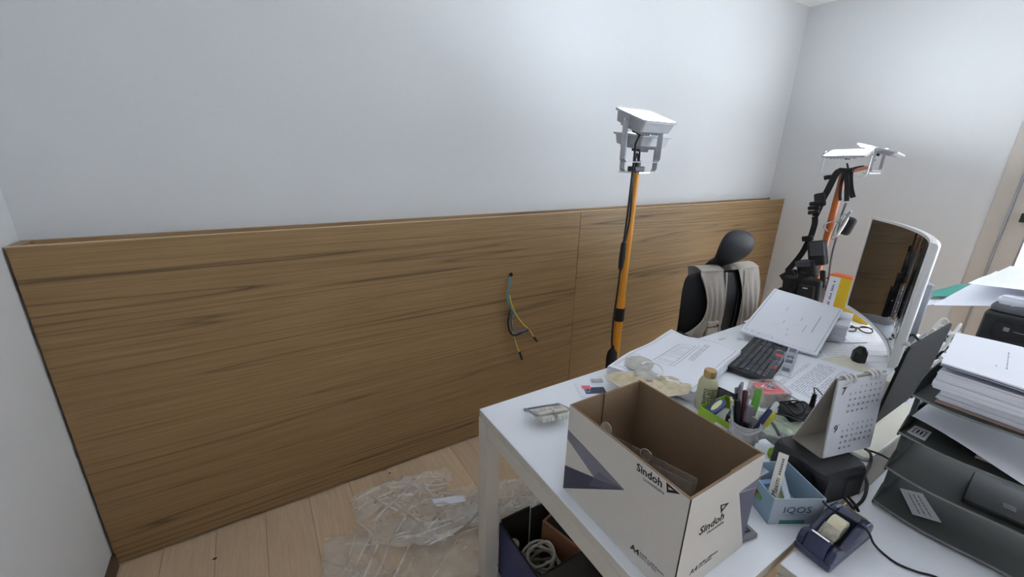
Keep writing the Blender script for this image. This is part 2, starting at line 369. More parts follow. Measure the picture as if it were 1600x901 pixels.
P2 = Vector((2.75, 1.045, 0))
s2 = thing('light_stand', 'orange pole stand with two flood lights and hanging gear by the right wall', 'light stand', P2)
MB().tube([(0, .0, .02), (0, .0, 1.44)], .017, 16).build('pole', M_orange, s2, smooth=True)
for a in (0.9, 3.0, 5.1):
    MB().tube(cat([(0, 0, .32), (.10*math.cos(a), .10*math.sin(a), .24), (.30*math.cos(a), .30*math.sin(a), .012)], 5), .010, 8).build('leg', M_orange, s2, smooth=True)
T0, T1 = Vector((-.01, .060, 1.408)), Vector((.01, -.098, 1.466))
MB().tube([T0, T1], .0095, 12).build('crossbar', mat('orange_bar', L(224, 150, 120), .5), s2, smooth=True)
MB().tube([T0-(T1-T0).normalized()*.022, T0+(T1-T0).normalized()*.012], .0125, 12).build('grip', M_rubber, s2, smooth=True)
MB().box(-.02, .02, -.045, .02, 1.438, 1.458).build('clamp', M_black, s2, bevel=.004)
hC, gC = flood(s2, (-.01, .0, 1.538), (-math.sin(.24), 0.02, math.cos(.24)), (.10, -1, 0), .195, .160, True, brack=.112, m_l=lens('flood_lens_c', .6), dp=.32, bw=.016)
hD, gD = flood(s2, (.15, -.085, 1.560), (.10, -.23, .97), (1, .1, 0), .195, .185, True, brack=.105, m_l=lens('flood_lens_d', 1.9), dp=.32, bw=.016)
MB().box(.02, .17, -.105, -.075, 1.432, 1.440).build('arm', M_wmetal, s2, bevel=.002)
MB().tube(cat([gC, gC+Vector((.0, -.02, -.035)), gC+Vector((0, -.05, -.02)), gC+Vector((0, -.02, -.05)), (0, .0, 1.455)], 6), .0045, 8).build('cable', M_rubber, s2, smooth=True)
MB().tube(cat([gD, gD+Vector((-.04, .02, -.05)), (.05, -.06, 1.47), (.01, -.02, 1.455)], 6), .0045, 8).build('cable', M_rubber, s2, smooth=True)

# harness hanging from stand 2 : a tool belt rig of straps, buckles and pouches
hs = thing('tool_harness', 'black nylon tool harness with pouches hanging on orange pole', 'tool harness', P2)
def hp(y, z, x=-.035): return Vector((x, y-1.045, z))
def strapo(name, pts, w, t=.005, m=M_bfab, parent=hs, side=(0, 1, 0)):
    return MB().strap(cat(pts, 5), side, w, t).build(name, m, parent)
strapo('strap', [hp(1.055, 1.455, .0), hp(1.065, 1.43), hp(1.085, 1.34), hp(1.10, 1.28), hp(1.105, 1.24), hp(1.115, 1.19)], .032)
strapo('strap', [hp(1.115, 1.19), hp(1.107, 1.15), hp(1.11, 1.08), hp(1.12, 1.03), hp(1.135, .97), hp(1.165, .90), hp(1.19, .85)], .030)
strapo('strap', [hp(1.035, 1.455, .0), hp(1.018, 1.43), hp(1.00, 1.36), hp(.985, 1.29)], .022)
strapo('strap', [hp(1.02, 1.452, .01), hp(1.005, 1.42, -.02), hp(.988, 1.36, -.02), hp(.966, 1.31, -.02)], .024)
strapo('strap', [hp(1.03, 1.45), hp(1.03, 1.38), hp(1.022, 1.32), hp(1.014, 1.29)], .014)
strapo('strap', [hp(1.195, .855), hp(1.17, .83), hp(1.14, .80), hp(1.10, .79)], .020)
strapo('strap', [hp(1.15, .87), hp(1.14, .80), hp(1.13, .74), hp(1.14, .66)], .028)
strapo('waist_belt', [hp(1.19, .845, -.05), hp(1.14, .80, -.06), hp(1.06, .73, -.06), hp(.99, .72, -.05)], .075, .012)
def pouch(name, y, z, w, h, d, tilt=0, m=M_bfab, bev=.013, x=-.05, par=None):
    return MB().box(-d/2, d/2, -w/2, w/2, -h/2, h/2, Tr(*hp(y, z, x)) @ Matrix.Rotation(tilt, 4, 'X')).build(name, m, par or hs, bevel=bev, seg=3)
for i, (dy, dz) in enumerate(((0, .02), (.004, -.005), (.0, -.03))): pouch('buckle', 1.118+dy, 1.245+dz, .062-.004*i, .022, .035, -.25, M_rubber, .006)
pouch('shoulder_pad', 1.105, 1.285, .055, .075, .02, -.3)
pouch('buckle', 1.118, 1.065, .055, .03, .02, -.3, M_rubber, .005)
pouch('tail_pouch', .970, 1.155, .058, .10, .045, .22, x=.02, bev=.02)
M_grey = mat('grey_mesh_fabric', L(70, 72, 80), .7, var=.3, scale=200)
b1 = pouch('tool_pouch', 1.048, .995, .085, .14, .055, -.28, x=-.055); pouch('pocket_patch', 1.045, 1.02, .072, .075, .008, -.28, M_grey, .003, -.086, b1)
b1 = pouch('tool_pouch', 1.075, .90, .095, .10, .06, -.28, x=-.06); pouch('pocket_flap', 1.092, .925, .078, .035, .008, -.28, M_grey, .004, -.094, b1)
b1 = pouch('tool_pouch', 1.065, .74, .20, .21, .08, -.10, x=-.07); pouch('pocket_patch', 1.03, .76, .085, .11, .02, -.1, M_bfab, .006, -.118, b1)
pouch('brand_tag', 1.035, .80, .024, .007, .002, -.1, M_white, .0005, -.131, b1)
pouch('tool_pouch', 1.125, .69, .10, .16, .07, -.35, x=-.06)
pouch('pouch_loop', .985, .86, .03, .10, .02, -.2, x=-.07)
MB().tube([hp(1.075, .88, -.10), hp(1.105, .73, -.12)], .0135, 10).build('hammer_handle', M_rubber, hs, smooth=True)
MB().tube(cat([hp(.985, 1.28), hp(.99, 1.20), hp(.985, 1.10), hp(.985, 1.0), hp(.97, .86), hp(.968, .79)], 6), .006, 8).build('rope', mat('grey_rope', L(110, 110, 116), .9, var=.4, scale=300), hs, smooth=True)
MB().tube(cat([hp(.99, .86, -.04), hp(.965, .86, -.04), hp(.95, .82, -.05), hp(.955, .77, -.05)], 6), .0035, 8).build('cord', M_rubber, hs, smooth=True)
cb = [hp(.985, 1.20, -.05), hp(.965, 1.225, -.05), hp(.955, 1.20, -.05), hp(.975, 1.12, -.05), hp(.995, 1.085, -.05), hp(1.0, 1.11, -.05)]
MB().tube(cat(cb, 6, True), .0048, 8, True).build('carabiner', M_chrome, hs, smooth=True)
MB().tube(cat([hp(.97, 1.185, -.06), hp(1.02, 1.175, -.06), hp(1.05, 1.15, -.06), hp(1.03, 1.12, -.05)], 6), .0035, 8).build('hook', M_chrome, hs, smooth=True)
MB().tube(cat([hp(.965, 1.17, -.055), hp(.955, 1.235, -.055), hp(.947, 1.23, -.055), hp(.985, 1.10, -.055)], 6, True), .004, 8, True).build('carabiner', M_chrome, hs, smooth=True)
# ================================================================== loose cable ends hanging out of the panelling
wr_ = thing('loose_cables', 'green, yellow and black cable ends hanging out of panelling hole', 'cable', (1.067, YP, .903))
def wp(x, z, y=-.02): return (x-1.067, y, z-.903)
M_green = mat('green_wire', L(92, 150, 120), .5); M_yel = mat('yellow_wire', L(214, 200, 84), .5); M_blue = mat('blue_wire', L(70, 92, 150), .5); M_teal = mat('teal_wire', L(96, 140, 158), .5)
MB().tube([(0, -.0005, 0), (0, -.002, 0)], .011, 16).build('hole', M_dark, wr_)
MB().tube(cat([wp(1.067, .903, .01), wp(1.055, .88), wp(1.043, .84, -.03), wp(1.038, .80, -.03), wp(1.05, .75, -.03), wp(1.075, .70, -.03)], 6), .0032, 8).build('wire', M_teal, wr_, smooth=True)
MB().tube(cat([wp(1.064, .90, .01), wp(1.045, .86), wp(1.031, .807, -.02), wp(1.043, .764, -.02), wp(1.071, .71, -.02), wp(1.12, .65, -.02), wp(1.163, .602, -.02)], 6), .0030, 8).build('wire', M_green, wr_, smooth=True)
MB().tube(cat([wp(1.046, .805, -.028), wp(1.058, .76, -.028), wp(1.09, .69, -.028), wp(1.14, .625, -.028), wp(1.175, .59, -.028), wp(1.212, .536, -.025)], 6), .0030, 8).build('wire', M_yel, wr_, smooth=True)
MB().tube(cat([wp(1.063, .712), wp(1.068, .66), wp(1.072, .62), wp(1.082, .575), wp(1.10, .52), wp(1.122, .464)], 6), .0032, 8).build('wire', M_yel, wr_, smooth=True)
MB().tube(cat([wp(1.058, .715), wp(1.07, .64), wp(1.08, .58), wp(1.096, .53)], 6), .0030, 8).build('wire', M_teal, wr_, smooth=True)
MB().tube(cat([wp(1.06, .716, -.02), wp(1.045, .70, -.03), wp(1.037, .655, -.035), wp(1.05, .605, -.035), wp(1.08, .580, -.035), wp(1.12, .586, -.035), wp(1.168, .593, -.03)], 6), .0048, 8).build('wire', M_rubber, wr_, smooth=True)
MB().tube(cat([wp(1.062, .71, -.03), wp(1.054, .66, -.04), wp(1.064, .615, -.04), wp(1.09, .597, -.04), wp(1.13, .595, -.04), wp(1.165, .60, -.03)], 6), .0034, 8).build('wire', M_blue, wr_, smooth=True)
for a, b in (((1.208, .541), (1.232, .508)), ((1.120, .468), (1.138, .421))):
    MB().tube([wp(*a, -.025), wp(*b, -.025)], .006, 10).build('taped_end', M_rubber, wr_)

# ================================================================== office chair and vest
CH = Vector((2.05, 1.215, 0)); CRZ = math.radians(-12)
ch = thing('office_chair', 'black leather office chair with headrest tucked behind the desk', 'chair', CH, CRZ)
def backsurf(x, z):            # front surface y of the backrest (faces -y), local
    return -.045 + .30*x*x*1.2 - .03*math.sin((z-.5)/.5*PI) + .03*(z-.75)
def backring(z, w, t, r=.045, k=5):
    ring = []; n = 13
    for i in range(n):
        x = -w/2+w*i/(n-1); e = abs(2*i/(n-1)-1); ring.append(Vector((x, backsurf(x, z)+t*.5*max(0, e**6), z)))
    for i in range(n):
        x = w/2-w*i/(n-1); e = abs(2*i/(n-1)-1); ring.append(Vector((x, backsurf(x, z)+t-t*.5*max(0, e**6), z)))
    return ring
MB().loft([backring(z, w, t) for z, w, t in ((.47, .36, .03), (.48, .42, .055), (.55, .46, .07), (.70, .48, .075), (.82, .485, .075), (.89, .47, .07), (.925, .44, .055), (.935, .40, .03))]).build('backrest', M_leather, ch, smooth=True, sub=1)
for s_ in (-1, 1):
    MB().tube(cat([(s_*.075, backsurf(.075, .5)-.003, .50), (s_*.08, backsurf(.08, .7)-.003, .70), (s_*.075, backsurf(.075, .9)-.002, .90)], 6), .004, 6).build('piping', M_leather, ch, smooth=True)
def ell(c, ax, ay, a, b, n=20):
    return [Vector(c)+Vector(ax)*a*math.cos(2*PI*i/n)+Vector(ay)*b*math.sin(2*PI*i/n) for i in range(n)]
sp = [(.055, .88, .045, .018), (.06, .915, .055, .022), (.05, .945, .062, .022), (.02, .972, .075, .024), (-.02, .992, .085, .028), (-.050, 1.020, .104, .032), (-.066, 1.055, .116, .034), (-.072, 1.092, .112, .033), (-.068, 1.125, .094, .028), (-.060, 1.146, .064, .019), (-.054, 1.154, .026, .008)]
rings = []
for i, (y, z, w, t) in enumerate(sp):
    a = Vector(sp[max(i-1, 0)][:2]); b = Vector(sp[min(i+1, len(sp)-1)][:2]); d = (b-a).normalized()
    ring = ell((0, y, z), (1, 0, 0), (0, d.y, -d.x), w, t)
    rings.append([p+Vector((0, -.35*p.x*p.x*1.0, 0)) for p in ring])
MB().loft(rings).build('headrest', M_leather, ch, smooth=True, sub=1)
MB().loft([[Vector((x*.5*w, y-.25, z)) for x, y in ((-1, -.24), (-.8, -.27), (.8, -.27), (1, -.24), (1, .2), (.85, .24), (-.85, .24), (-1, .2))] for z, w in ((.40, .44), (.41, .50), (.47, .50), (.485, .46))]).build('seat', M_leather, ch, smooth=True, bevel=.01)
MB().strap(cat([(0, .06, .75), (0, .085, .55), (0, .06, .40), (0, -.15, .385)], 5), (1, 0, 0), .07, .02).build('back_support', M_black, ch)
MB().tube([(0, -.22, .10), (0, -.22, .39)], .026, 14).build('gas_lift', M_black, ch, smooth=True)
for i in range(5):
    a = 2*PI*i/5+.3; c_, s_ = math.cos(a), math.sin(a)
    leg = MB().tube([(0, -.22, .10), (.15*c_, -.22+.15*s_, .085), (.27*c_, -.22+.27*s_, .062)], [.024, .020, .014], 10).build('base_arm', M_black, ch, smooth=True)
    MB().tube([(.27*c_-.012*s_, -.22+.27*s_+.012*c_, .025), (.27*c_+.012*s_, -.22+.27*s_-.012*c_, .025)], .025, 14).build('caster', M_black, leg)
for s_ in (-1, 1):
    ar = MB().tube(cat([(s_*.20, -.2, .395), (s_*.285, -.2, .41), (s_*.29, -.2, .55), (s_*.29, -.19, .62)], 5), .014, 10).build('armrest_post', M_black, ch, smooth=True)
    MB().box(s_*.29-.035, s_*.29+.035, -.30, -.06, .62, .645).build('armrest_pad', M_black, ar, bevel=.008)
# vest
M_vest = mat('beige_cloth', L(176, 168, 158), .9, var=.08, scale=90, bump=.5)
M_vest2 = mat('beige_cloth_trim', L(196, 188, 176), .9, var=.06, scale=90)
vs = thing('work_vest', 'beige multi-pocket work vest draped over the black office chair', 'vest', CH, CRZ)
def vpanel(name, rows, rip, sgn):
    """rows: (z, xl, xr) down the front of the backrest; first rows go over the top"""
    def f(u, v):
        t = v*(len(rows)-1); i = min(int(t), len(rows)-2); k = t-i
        z = rows[i][0]*(1-k)+rows[i+1][0]*k; a = rows[i][1]*(1-k)+rows[i+1][1]*k; b = rows[i][2]*(1-k)+rows[i+1][2]*k
        x = a*(1-u)+b*u; y = backsurf(x, min(z, .93))-.016
        if z > .93: y += .30*(z-.93)
        y -= rip*max(0, .93-z)*4*(.5+.5*math.sin(u*22+3*math.sin(v*5)))*.35+.002*math.sin(u*9+v*17)
        return Vector((x, y, min(z, .95)))
    return MB().grid(f, 28, 30).build(name, M_vest, vs, smooth=True, solid=.003)
vpanel('left_panel', [(.955, -.178, -.045), (.93, -.182, -.045), (.86, -.15, -.035), (.78, -.132, -.028), (.70, -.145, -.025), (.64, -.20, -.025), (.615, -.245, -.025), (.56, -.25, -.025), (.50, -.25, -.025)], .03, -1)
vpanel('right_panel', [(.955, .05, .205), (.93, .06, .215), (.86, .085, .225), (.78, .095, .235), (.70, .10, .24), (.62, .10, .242), (.56, .10, .242), (.50, .10, .242)], .025, 1)
def vback(u, v):
    x = -.17+.355*u; z = .95-.40*v
    return Vector((x, backsurf(x, z)+.085+.006*math.sin(u*15), z))
MB().grid(vback, 16, 12).build('back_panel', M_vest, vs, smooth=True, solid=.003)
for a, b in ((-.178, -.045), (.05, .205)):
    MB().grid(lambda u, v: Vector((a+(b-a)*v, (backsurf(a+(b-a)*v, .93)-.016)*(1-u)+(backsurf(a+(b-a)*v, .93)+.088)*u, .95+.016*math.sin(PI*u))), 8, 8).build('shoulder', M_vest, vs, smooth=True, solid=.003)
def onv(x, z, d=.022): return Vector((x, backsurf(x, z)-d, z))
for x0, x1, z0, z1 in ((-.125, -.05, .665, .69), (-.115, -.045, .60, .655), (.12, .21, .55, .62)):
    pk = MB().box(x0, x1, backsurf((x0+x1)/2, z0)-.034, backsurf((x0+x1)/2, z0)-.018, z0, z1).build('pocket', M_vest2, vs, bevel=.004)
    MB().box(x1-.016, x1-.006, backsurf((x0+x1)/2, z0)-.038, backsurf((x0+x1)/2, z0)-.034, z0-.002, z0+.010).build('snap', M_black, pk, bevel=.001)
MB().tube([onv(-.027, z, .0175) for z in (.94, .88, .80, .72, .64, .55)], .0045, 8).build('hem', M_vest2, vs, smooth=True)
MB().tube([onv(.098, z, .0175) for z in (.94, .88, .80, .72, .64, .55)], .0045, 8).build('hem', M_vest2, vs, smooth=True)
MB().tube(cat([onv(-.180, .94), onv(-.15, .86), onv(-.134, .78), onv(-.148, .70), onv(-.20, .645), onv(-.247, .62)], 5), .004, 8).build('armhole_hem', M_vest2, vs, smooth=True)

# ================================================================== paper helpers
def sheet(name, corners, m, parent=None, n=10, wave=0.0, thick=.0006, seed=0):
    """corners: A,B,C,D around; bilinear with gentle wave"""
    A, B, Cc, D = [Vector(c) for c in corners]
    def f(u, v):
        p = A*(1-u)*(1-v)+B*u*(1-v)+Cc*u*v+D*(1-u)*v
        if wave: p = p+Vector((0, 0, wave*noise.noise(Vector((u*2.2+seed, v*2.2, seed*1.7)))))
        return p
    o = MB().grid(f, n, n).build(name, m, parent, smooth=True, solid=thick, so=-1)
    if sum(p.normal.z for p in o.data.polygons) < 0: o.data.flip_normals()
    return o, f
def lines(name, f, segs, m, parent, w=.0007, lift=.0005):
    """printed lines on a sheet: segs of (u0,v0,u1,v1) in sheet space, one joined print"""
    mb = MB()
    for sg in segs:
        u0, v0, u1, v1 = sg[:4]; ww = sg[4] if len(sg) > 4 else w
        n = max(1, int(max(abs(u1-u0), abs(v1-v0))*10)); pts = []
        for i in range(n+1):
            t = i/n; pts.append(f(u0+(u1-u0)*t, v0+(v1-v0)*t)+Vector((0, 0, lift)))
        d = (pts[-1]-pts[0]).normalized(); sd = Vector((0, 0, 1)).cross(d)
        sd = sd.normalized() if sd.length > 1e-6 else Vector((1, 0, 0))
        for i in range(n):
            mb.add([pts[i]-sd*ww, pts[i]+sd*ww, pts[i+1]+sd*ww, pts[i+1]-sd*ww], [(0, 1, 2, 3)])
    o = mb.build(name, m, parent); o['kind'] = 'stuff'
    return o
def stack(T, corners, zt, n, th, jit, wave, m=M_paper, topname='sheet', seed=0):
    """pile of sheets under parent T: n thick slabs, each a part"""
    rnd = random.Random(seed)
    last = None
    for i in range(n):
        j = [(rnd.uniform(-jit, jit), rnd.uniform(-jit, jit)) for _ in range(4)]
        cs = [(c[0]+j[k][0]*.6+j[0][0]*.4, c[1]+j[k][1]*.6+j[0][1]*.4, (zt-(n-1-i)*th)+(c[2] if len(c) > 2 else 0)) for k, c in enumerate(corners)]
        last = sheet(topname, cs, m, T, 10, wave, th*.985, seed)
    return last
def frame_lines(mg=.03): return [(mg, mg, 1-mg, mg), (1-mg, mg, 1-mg, 1-mg), (1-mg, 1-mg, mg, 1-mg), (mg, 1-mg, mg, mg)]
def textblock(u0, v0, u1, v1, rows, seed, ragged=.5, along='u'):
    rnd = random.Random(seed); o = []
    for i in range(rows):
        t = (i+.5)/rows; a = 0.0
        while a < 1:
            b = min(1, a+rnd.uniform(.03, .14)); 
            if along == 'u': o.append((u0+(u1-u0)*a, v0+(v1-v0)*t, u0+(u1-u0)*b, v0+(v1-v0)*t, .0009))
            else: o.append((u0+(u1-u0)*t, v0+(v1-v0)*a, u0+(u1-u0)*t, v0+(v1-v0)*b, .0009))
            a = b+rnd.uniform(.01, .04)
            if rnd.random() < .05*ragged: break
    return o

# drawings 1 : thick pile by the pole
d1 = thing('drawing_set', 'thick pile of building drawings beside the keyboard at desk edge', 'papers', (1.30, .90, DZ+.001))
def d1l(x, y, z): return (x-1.30, y-.90, z)
D1 = [d1l(1.024, .960, 0), d1l(1.150, .690, 0), d1l(1.585, .790, .0), d1l(1.508, 1.066, .0)]
_, f1 = stack(d1, D1, .0425, 9, .0043, .0025, .016, seed=3)
sg = frame_lines(.04)+[(.30, .32, .30, .78, .0008), (.30, .32, .52, .30), (.52, .30, .52, .78), (.30, .78, .52, .78), (.30, .48, .52, .48), (.56, .30, .56, .80), (.06, .06, .06, .30), (.06, .30, .14, .30), (.14, .05, .14, .30)]
sg += textblock(.32, .34, .50, .46, 4, 5)+textblock(.33, .52, .50, .74, 6, 6)+textblock(.6, .5, .68, .85, 3, 8, along='v')
lines('print', f1, sg, M_ink, d1, .0006)
# grey blot + cream wrapper
M_cream = see('cream_film', L(222, 208, 176), .82, .35); M_blot = see('grey_film', L(206, 203, 198), .72, .5)
def blob(name, pts, z, m, parent, wave, seed, n=18, thick=.0008):
    """crumpled flat film with a free outline (plan polygon), relief by noise"""
    P = [Vector((p[0], p[1], 0)) for p in cat([(q[0], q[1], 0) for q in pts], 4, True)]
    c = sum(P, Vector())/len(P); N = len(P); vs_ = []; fs_ = []
    for r in range(n+1):
        t = r/n
        for i in range(N):
            q = c+(P[i]-c)*t; h = abs(noise.noise(Vector((q.x*22+seed, q.y*22, seed))))+.5*abs(noise.noise(Vector((q.x*55, q.y*55+seed, seed))))
            vs_.append(Vector((q.x, q.y, z+wave*h*(1-.5*t**6)))); 
    for r in range(n):
        for i in range(N): fs_.append((r*N+i, r*N+(i+1) % N, (r+1)*N+(i+1) % N, (r+1)*N+i))
    return MB().add(vs_, fs_).build(name, m, parent, smooth=True, solid=thick)
cw = thing('plastic_wrapper', 'crumpled cream plastic wrapper with white loop on drawings', 'wrapper', (1.05, .80, DZ))
def cwl(x, y): return (x-1.05, y-.80)
blob('film', [cwl(.955, .905), cwl(1.03, .90), cwl(1.09, .865), cwl(1.14, .80), cwl(1.17, .745), cwl(1.155, .705), cwl(1.10, .690), cwl(1.03, .72), cwl(.97, .78), cwl(.945, .85)], .044, M_cream, cw, .022, 2)
blob('sticker', [cwl(1.13, .965), cwl(1.18, .945), cwl(1.185, .89), cwl(1.13, .855), cwl(1.085, .87), cwl(1.075, .92)], .0475, M_blot, cw, .004, 9, thick=.0003)
blob('sticker_tail', [cwl(1.09, .885), cwl(1.125, .865), cwl(1.10, .80), cwl(1.06, .80), cwl(1.05, .85)], .052, M_blot, cw, .006, 5, thick=.0003)
MB().tube(cat([(*cwl(1.08, .79), .066), (*cwl(1.125, .80), .068), (*cwl(1.15, .84), .068), (*cwl(1.135, .875), .068), (*cwl(1.10, .875), .068)], 6), .0035, 8).build('loop', M_white, cw, smooth=True)
tag(MB().box(-.02, .02, -.01, .01, 0, .004).build('tweezers', M_chrome), 'thin steel strip poking out from under cream wrapper', 'strip')
bpy.data.objects['tweezers'].location = (.965, .948, DZ+.0005); bpy.data.objects['tweezers'].rotation_euler = (0, 0, -.5); bpy.data.objects['tweezers'].name = 'steel_strip'
# business card with pink clip picture
cd = thing('printed_card', 'white card printed with a navy photo and pink clip', 'card', (.905, .915, DZ+.001), math.radians(-26))
MB().box(-.045, .05, -.045, .04, 0, .0012).build('card', M_paper, cd)
MB().box(-.022, .05, -.026, .014, .0012, .0016).build('photo', mat('navy_print', L(66, 76, 100), .7), cd)
MB().box(-.027, .004, .004, .026, .0016, .0020).build('clip_print', mat('pink_print', L(236, 120, 140), .7), cd)
MB().tube(cat([(-.018, .004, .0022), (-.016, -.014, .0022), (-.006, -.014, .0022), (-.004, .004, .0022)], 5), .0007, 6).build('clip_wire_print', M_paper, cd)

# ================================================================== double socket with mounting frame
so = thing('socket_module', 'loose double wall socket in a steel mounting frame on desk', 'socket', (.685, .855, DZ), math.radians(-14))
Ms = Matrix.Rotation(math.radians(-22), 4, 'X')
fr = MB()
for a, b, c_, d in ((-.06, .06, .052, .062), (-.06, .06, -.052, -.046), (-.06, -.051, -.046, .052), (.051, .06, -.046, .052), (-.051, .051, .006, .010)): fr.box(a, b, c_, d, .026, .0275, Ms)
MBf = fr.build('mounting_frame', M_alu, so)
M_ivory = mat('ivory_plastic', L(224, 220, 208), .45)
for i, cx in enumerate((-.024, .024)):
    md = MB().box(cx-.0225, cx+.0225, -.042, .004, .010, .033, Ms).build('outlet', M_ivory, so, bevel=.003)
    MB().lathe([(.0165, 0), (.0165, .0008)], 20, Ms @ Tr(cx, -.019, .0331)).build('outlet_well', mat('ivory_shade', L(206, 200, 186), .5), md)
    for dy in (-.006, .006): MB().tube([Ms @ Vector((cx+dy, -.019, .0339)), Ms @ Vector((cx+dy, -.019, .0346))], .0024, 8).build('pin_hole', M_gold, md)
    MB().box(cx-.018, cx+.018, -.058, -.0425, .006, .022, Ms).build('terminal_block', M_ivory, md, bevel=.002)
    for q in (-.012, .0, .012): MB().box(cx+q-.004, cx+q+.004, -.062, -.0582, .008, .018, Ms).build('terminal', M_white, md, bevel=.001)

# ================================================================== paper carton
bx0, bx1, by0, by1, bh, bt = .5475, .772, .300, .613, .235, .005
ct = thing('paper_carton', 'open white copy paper carton with grey graphics, brown inside', 'carton', (bx0, by0, DZ+.0005))
BW, BD = bx1-bx0, by1-by0
def wallp(name, x0, x1, y0, y1, z0=0, z1=bh): 
    """board: white outer skin, brown inner ply, cut edge"""
    return MB().box(x0, x1, y0, y1, z0, z1).build(name, M_card, ct, bevel=.0006, seg=1)
e = .0006
wl = wallp('side_wall', e, bt, 0, BD); wrr = wallp('side_wall', BW-bt, BW-e, 0, BD, 0, bh)
wf = wallp('end_wall', bt, BW-bt, e, bt); 
wallp('end_flap', bt, .0985, BD-bt, BD-e, 0, bh+.001); wallp('end_flap', .101, BW-bt, BD-bt-.0015, BD-.0025, 0, bh-.001); wallp('end_wall', bt, BW-bt, BD-.0005, BD+.0015, 0, bh-.004)
wallp('bottom', bt, BW-bt, bt, BD-bt-.003, 0, .004)
wallp('inner_flap', BW-.10, BW-bt-.001, bt+.0005, bt+.004, .02, bh-.003)
MB().box(0, e, 0, BD, 0, bh-.0015).build('white_liner', M_cwhite, wl); MB().box(0, BW, -.0002, e, 0, bh-.0015).build('white_liner', M_cwhite, wf)
MB().box(BW-e, BW, 0, BD, 0, bh-.0015).build('white_liner', M_cwhite, wrr)
MB().box(-.0004, .0016, -.0006, .0010, .001, bh-.001).build('corner_seam', M_dark, ct)
FL = frame((0, 0, 0), (0, -1, 0), (0, 0, 1)); FF = frame((0, 0, 0), (1, 0, 0), (0, 0, 1))   # left face (looking +x): u=-y ; front face: u=x
def onleft(y, z): return (-(y-by0), z-DZ)
def onfront(x, z): return (x-bx0, z-DZ)
def decal(name, pts, fn, Fm, m, par, d=.0003):
    off = Matrix.Translation(Fm.to_3x3() @ Vector((0, 0, .0001)))
    return MB().prism([fn(*p) for p in pts], d, off @ Fm).build(name, m, par)
TIPL = (.434, .864)
decal('slate_shape', [(.6125, .889), (.6125, .864), (.518, .829), TIPL, (.51, .876)], onleft, FL, M_slate, wl)
decal('slate_facet', [(.518, .829), TIPL, (.505, .853)], onleft, FL, mat('carton_slate_b', L(104, 103, 118), .7), wl, .0004)
decal('navy_shape', [(.6128, .788), (.518, .828), TIPL, (.6128, .716+.0045)], onleft, FL, M_navy, wl, .0005)
decal('navy_facet', [(.518, .828), TIPL, (.53, .795)], onleft, FL, mat('carton_navy_b', L(84, 84, 104), .7), wl, .0006)
def at(F_, u, v): return F_ @ Tr(u, v, .0005)
lettering('brand_text', 'Sindoh', .0225, M_inkb, wl, at(FL, *onleft(.413, .929)) @ Rz(.10), width=.95, bold=.0004)
lettering('slogan_text', 'Unmistakable', .0088, M_ink, wl, at(FL, *onleft(.396, .9195)) @ Rz(.10))
decal('brand_mark', [(.349, .952), (.3445, .9335), (.320, .950)], onleft, FL, M_inkb, wl)
decal('brand_mark_inner', [(.3435, .9465), (.3420, .9415), (.333, .9475)], onleft, FL, M_cwhite, wl, .0005)
lettering('size_text', 'A4', .018, M_inkb, wl, at(FL, *onleft(.400, .748)) @ Rz(.06), bold=.0005)
lettering('quantity_text', '500매 x 5권(Ream)\n210 x 297mm', .0072, M_ink, wl, at(FL, *onleft(.378, .757)) @ Rz(.06))
decal('slate_shape', [(.706, .894), (.7718, .898), (.7718, .874)], onfront, FF, M_slate, wf)
decal('navy_shape', [(.706, .892), (.7718, .873), (.7718, .735)], onfront, FF, mat('carton_navy_c', L(98, 98, 118), .7), wf)
lettering('brand_text', 'Sindoh', .0262, M_inkb, wf, at(FF, *onfront(.594, .852)) @ Rz(-.02), width=1.05, bold=.0004)
lettering('slogan_text', 'Unmistakable', .0095, M_ink, wf, at(FF, *onfront(.620, .840)) @ Rz(-.02))
decal('brand_mark', [(.646, .894), (.654, .871), (.676, .885)], onfront, FF, M_inkb, wf)
decal('brand_mark_inner', [(.652, .889), (.656, .880), (.664, .8855)], onfront, FF, M_cwhite, wf, .0005)
lettering('size_text', 'A4', .019, M_inkb, wf, at(FF, *onfront(.592, .757)))
lettering('quantity_text', '500매 x 5권(Ream)\n210 x 297mm', .0075, M_ink, wf, at(FF, *onfront(.617, .765)))
# plastic sleeves standing in the carton
sl = thing('plastic_sleeve', 'clear plastic sleeve with binder clip standing inside the carton', 'sleeve', (.607, .555, DZ+.0055), math.atan2(-.196, .054))
M_sl = see('sleeve_film', L(190, 185, 180), .20, .15)
MB().box(0, .205, -.001, .001, 0, .174).build('film', M_sl, sl); MB().box(.01, .20, -.012, -.010, 0, .166).build('film', M_sl, sl)
MB().prism([(.0+.014*math.cos(t), .180+.016*math.sin(t)) for t in [PI*i_/8 for i_ in range(9)]]+[(-.014, .16), (.014, .16)], .002, frame((0, .004, 0), (1, 0, 0), (0, 0, 1))).build('tab', see('tab_film', L(220, 216, 210), .6, .3), sl)
MB().tube(cat([(.093, .002, .150), (.085, .002, .170), (.098, .002, .180), (.111, .002, .170), (.103, .002, .150)], 6), .0011, 6).build('binder_clip', M_chrome, sl, smooth=True)
MB().box(.088, .108, -.004, .004, .13, .150).build('clip_body', M_black, sl)

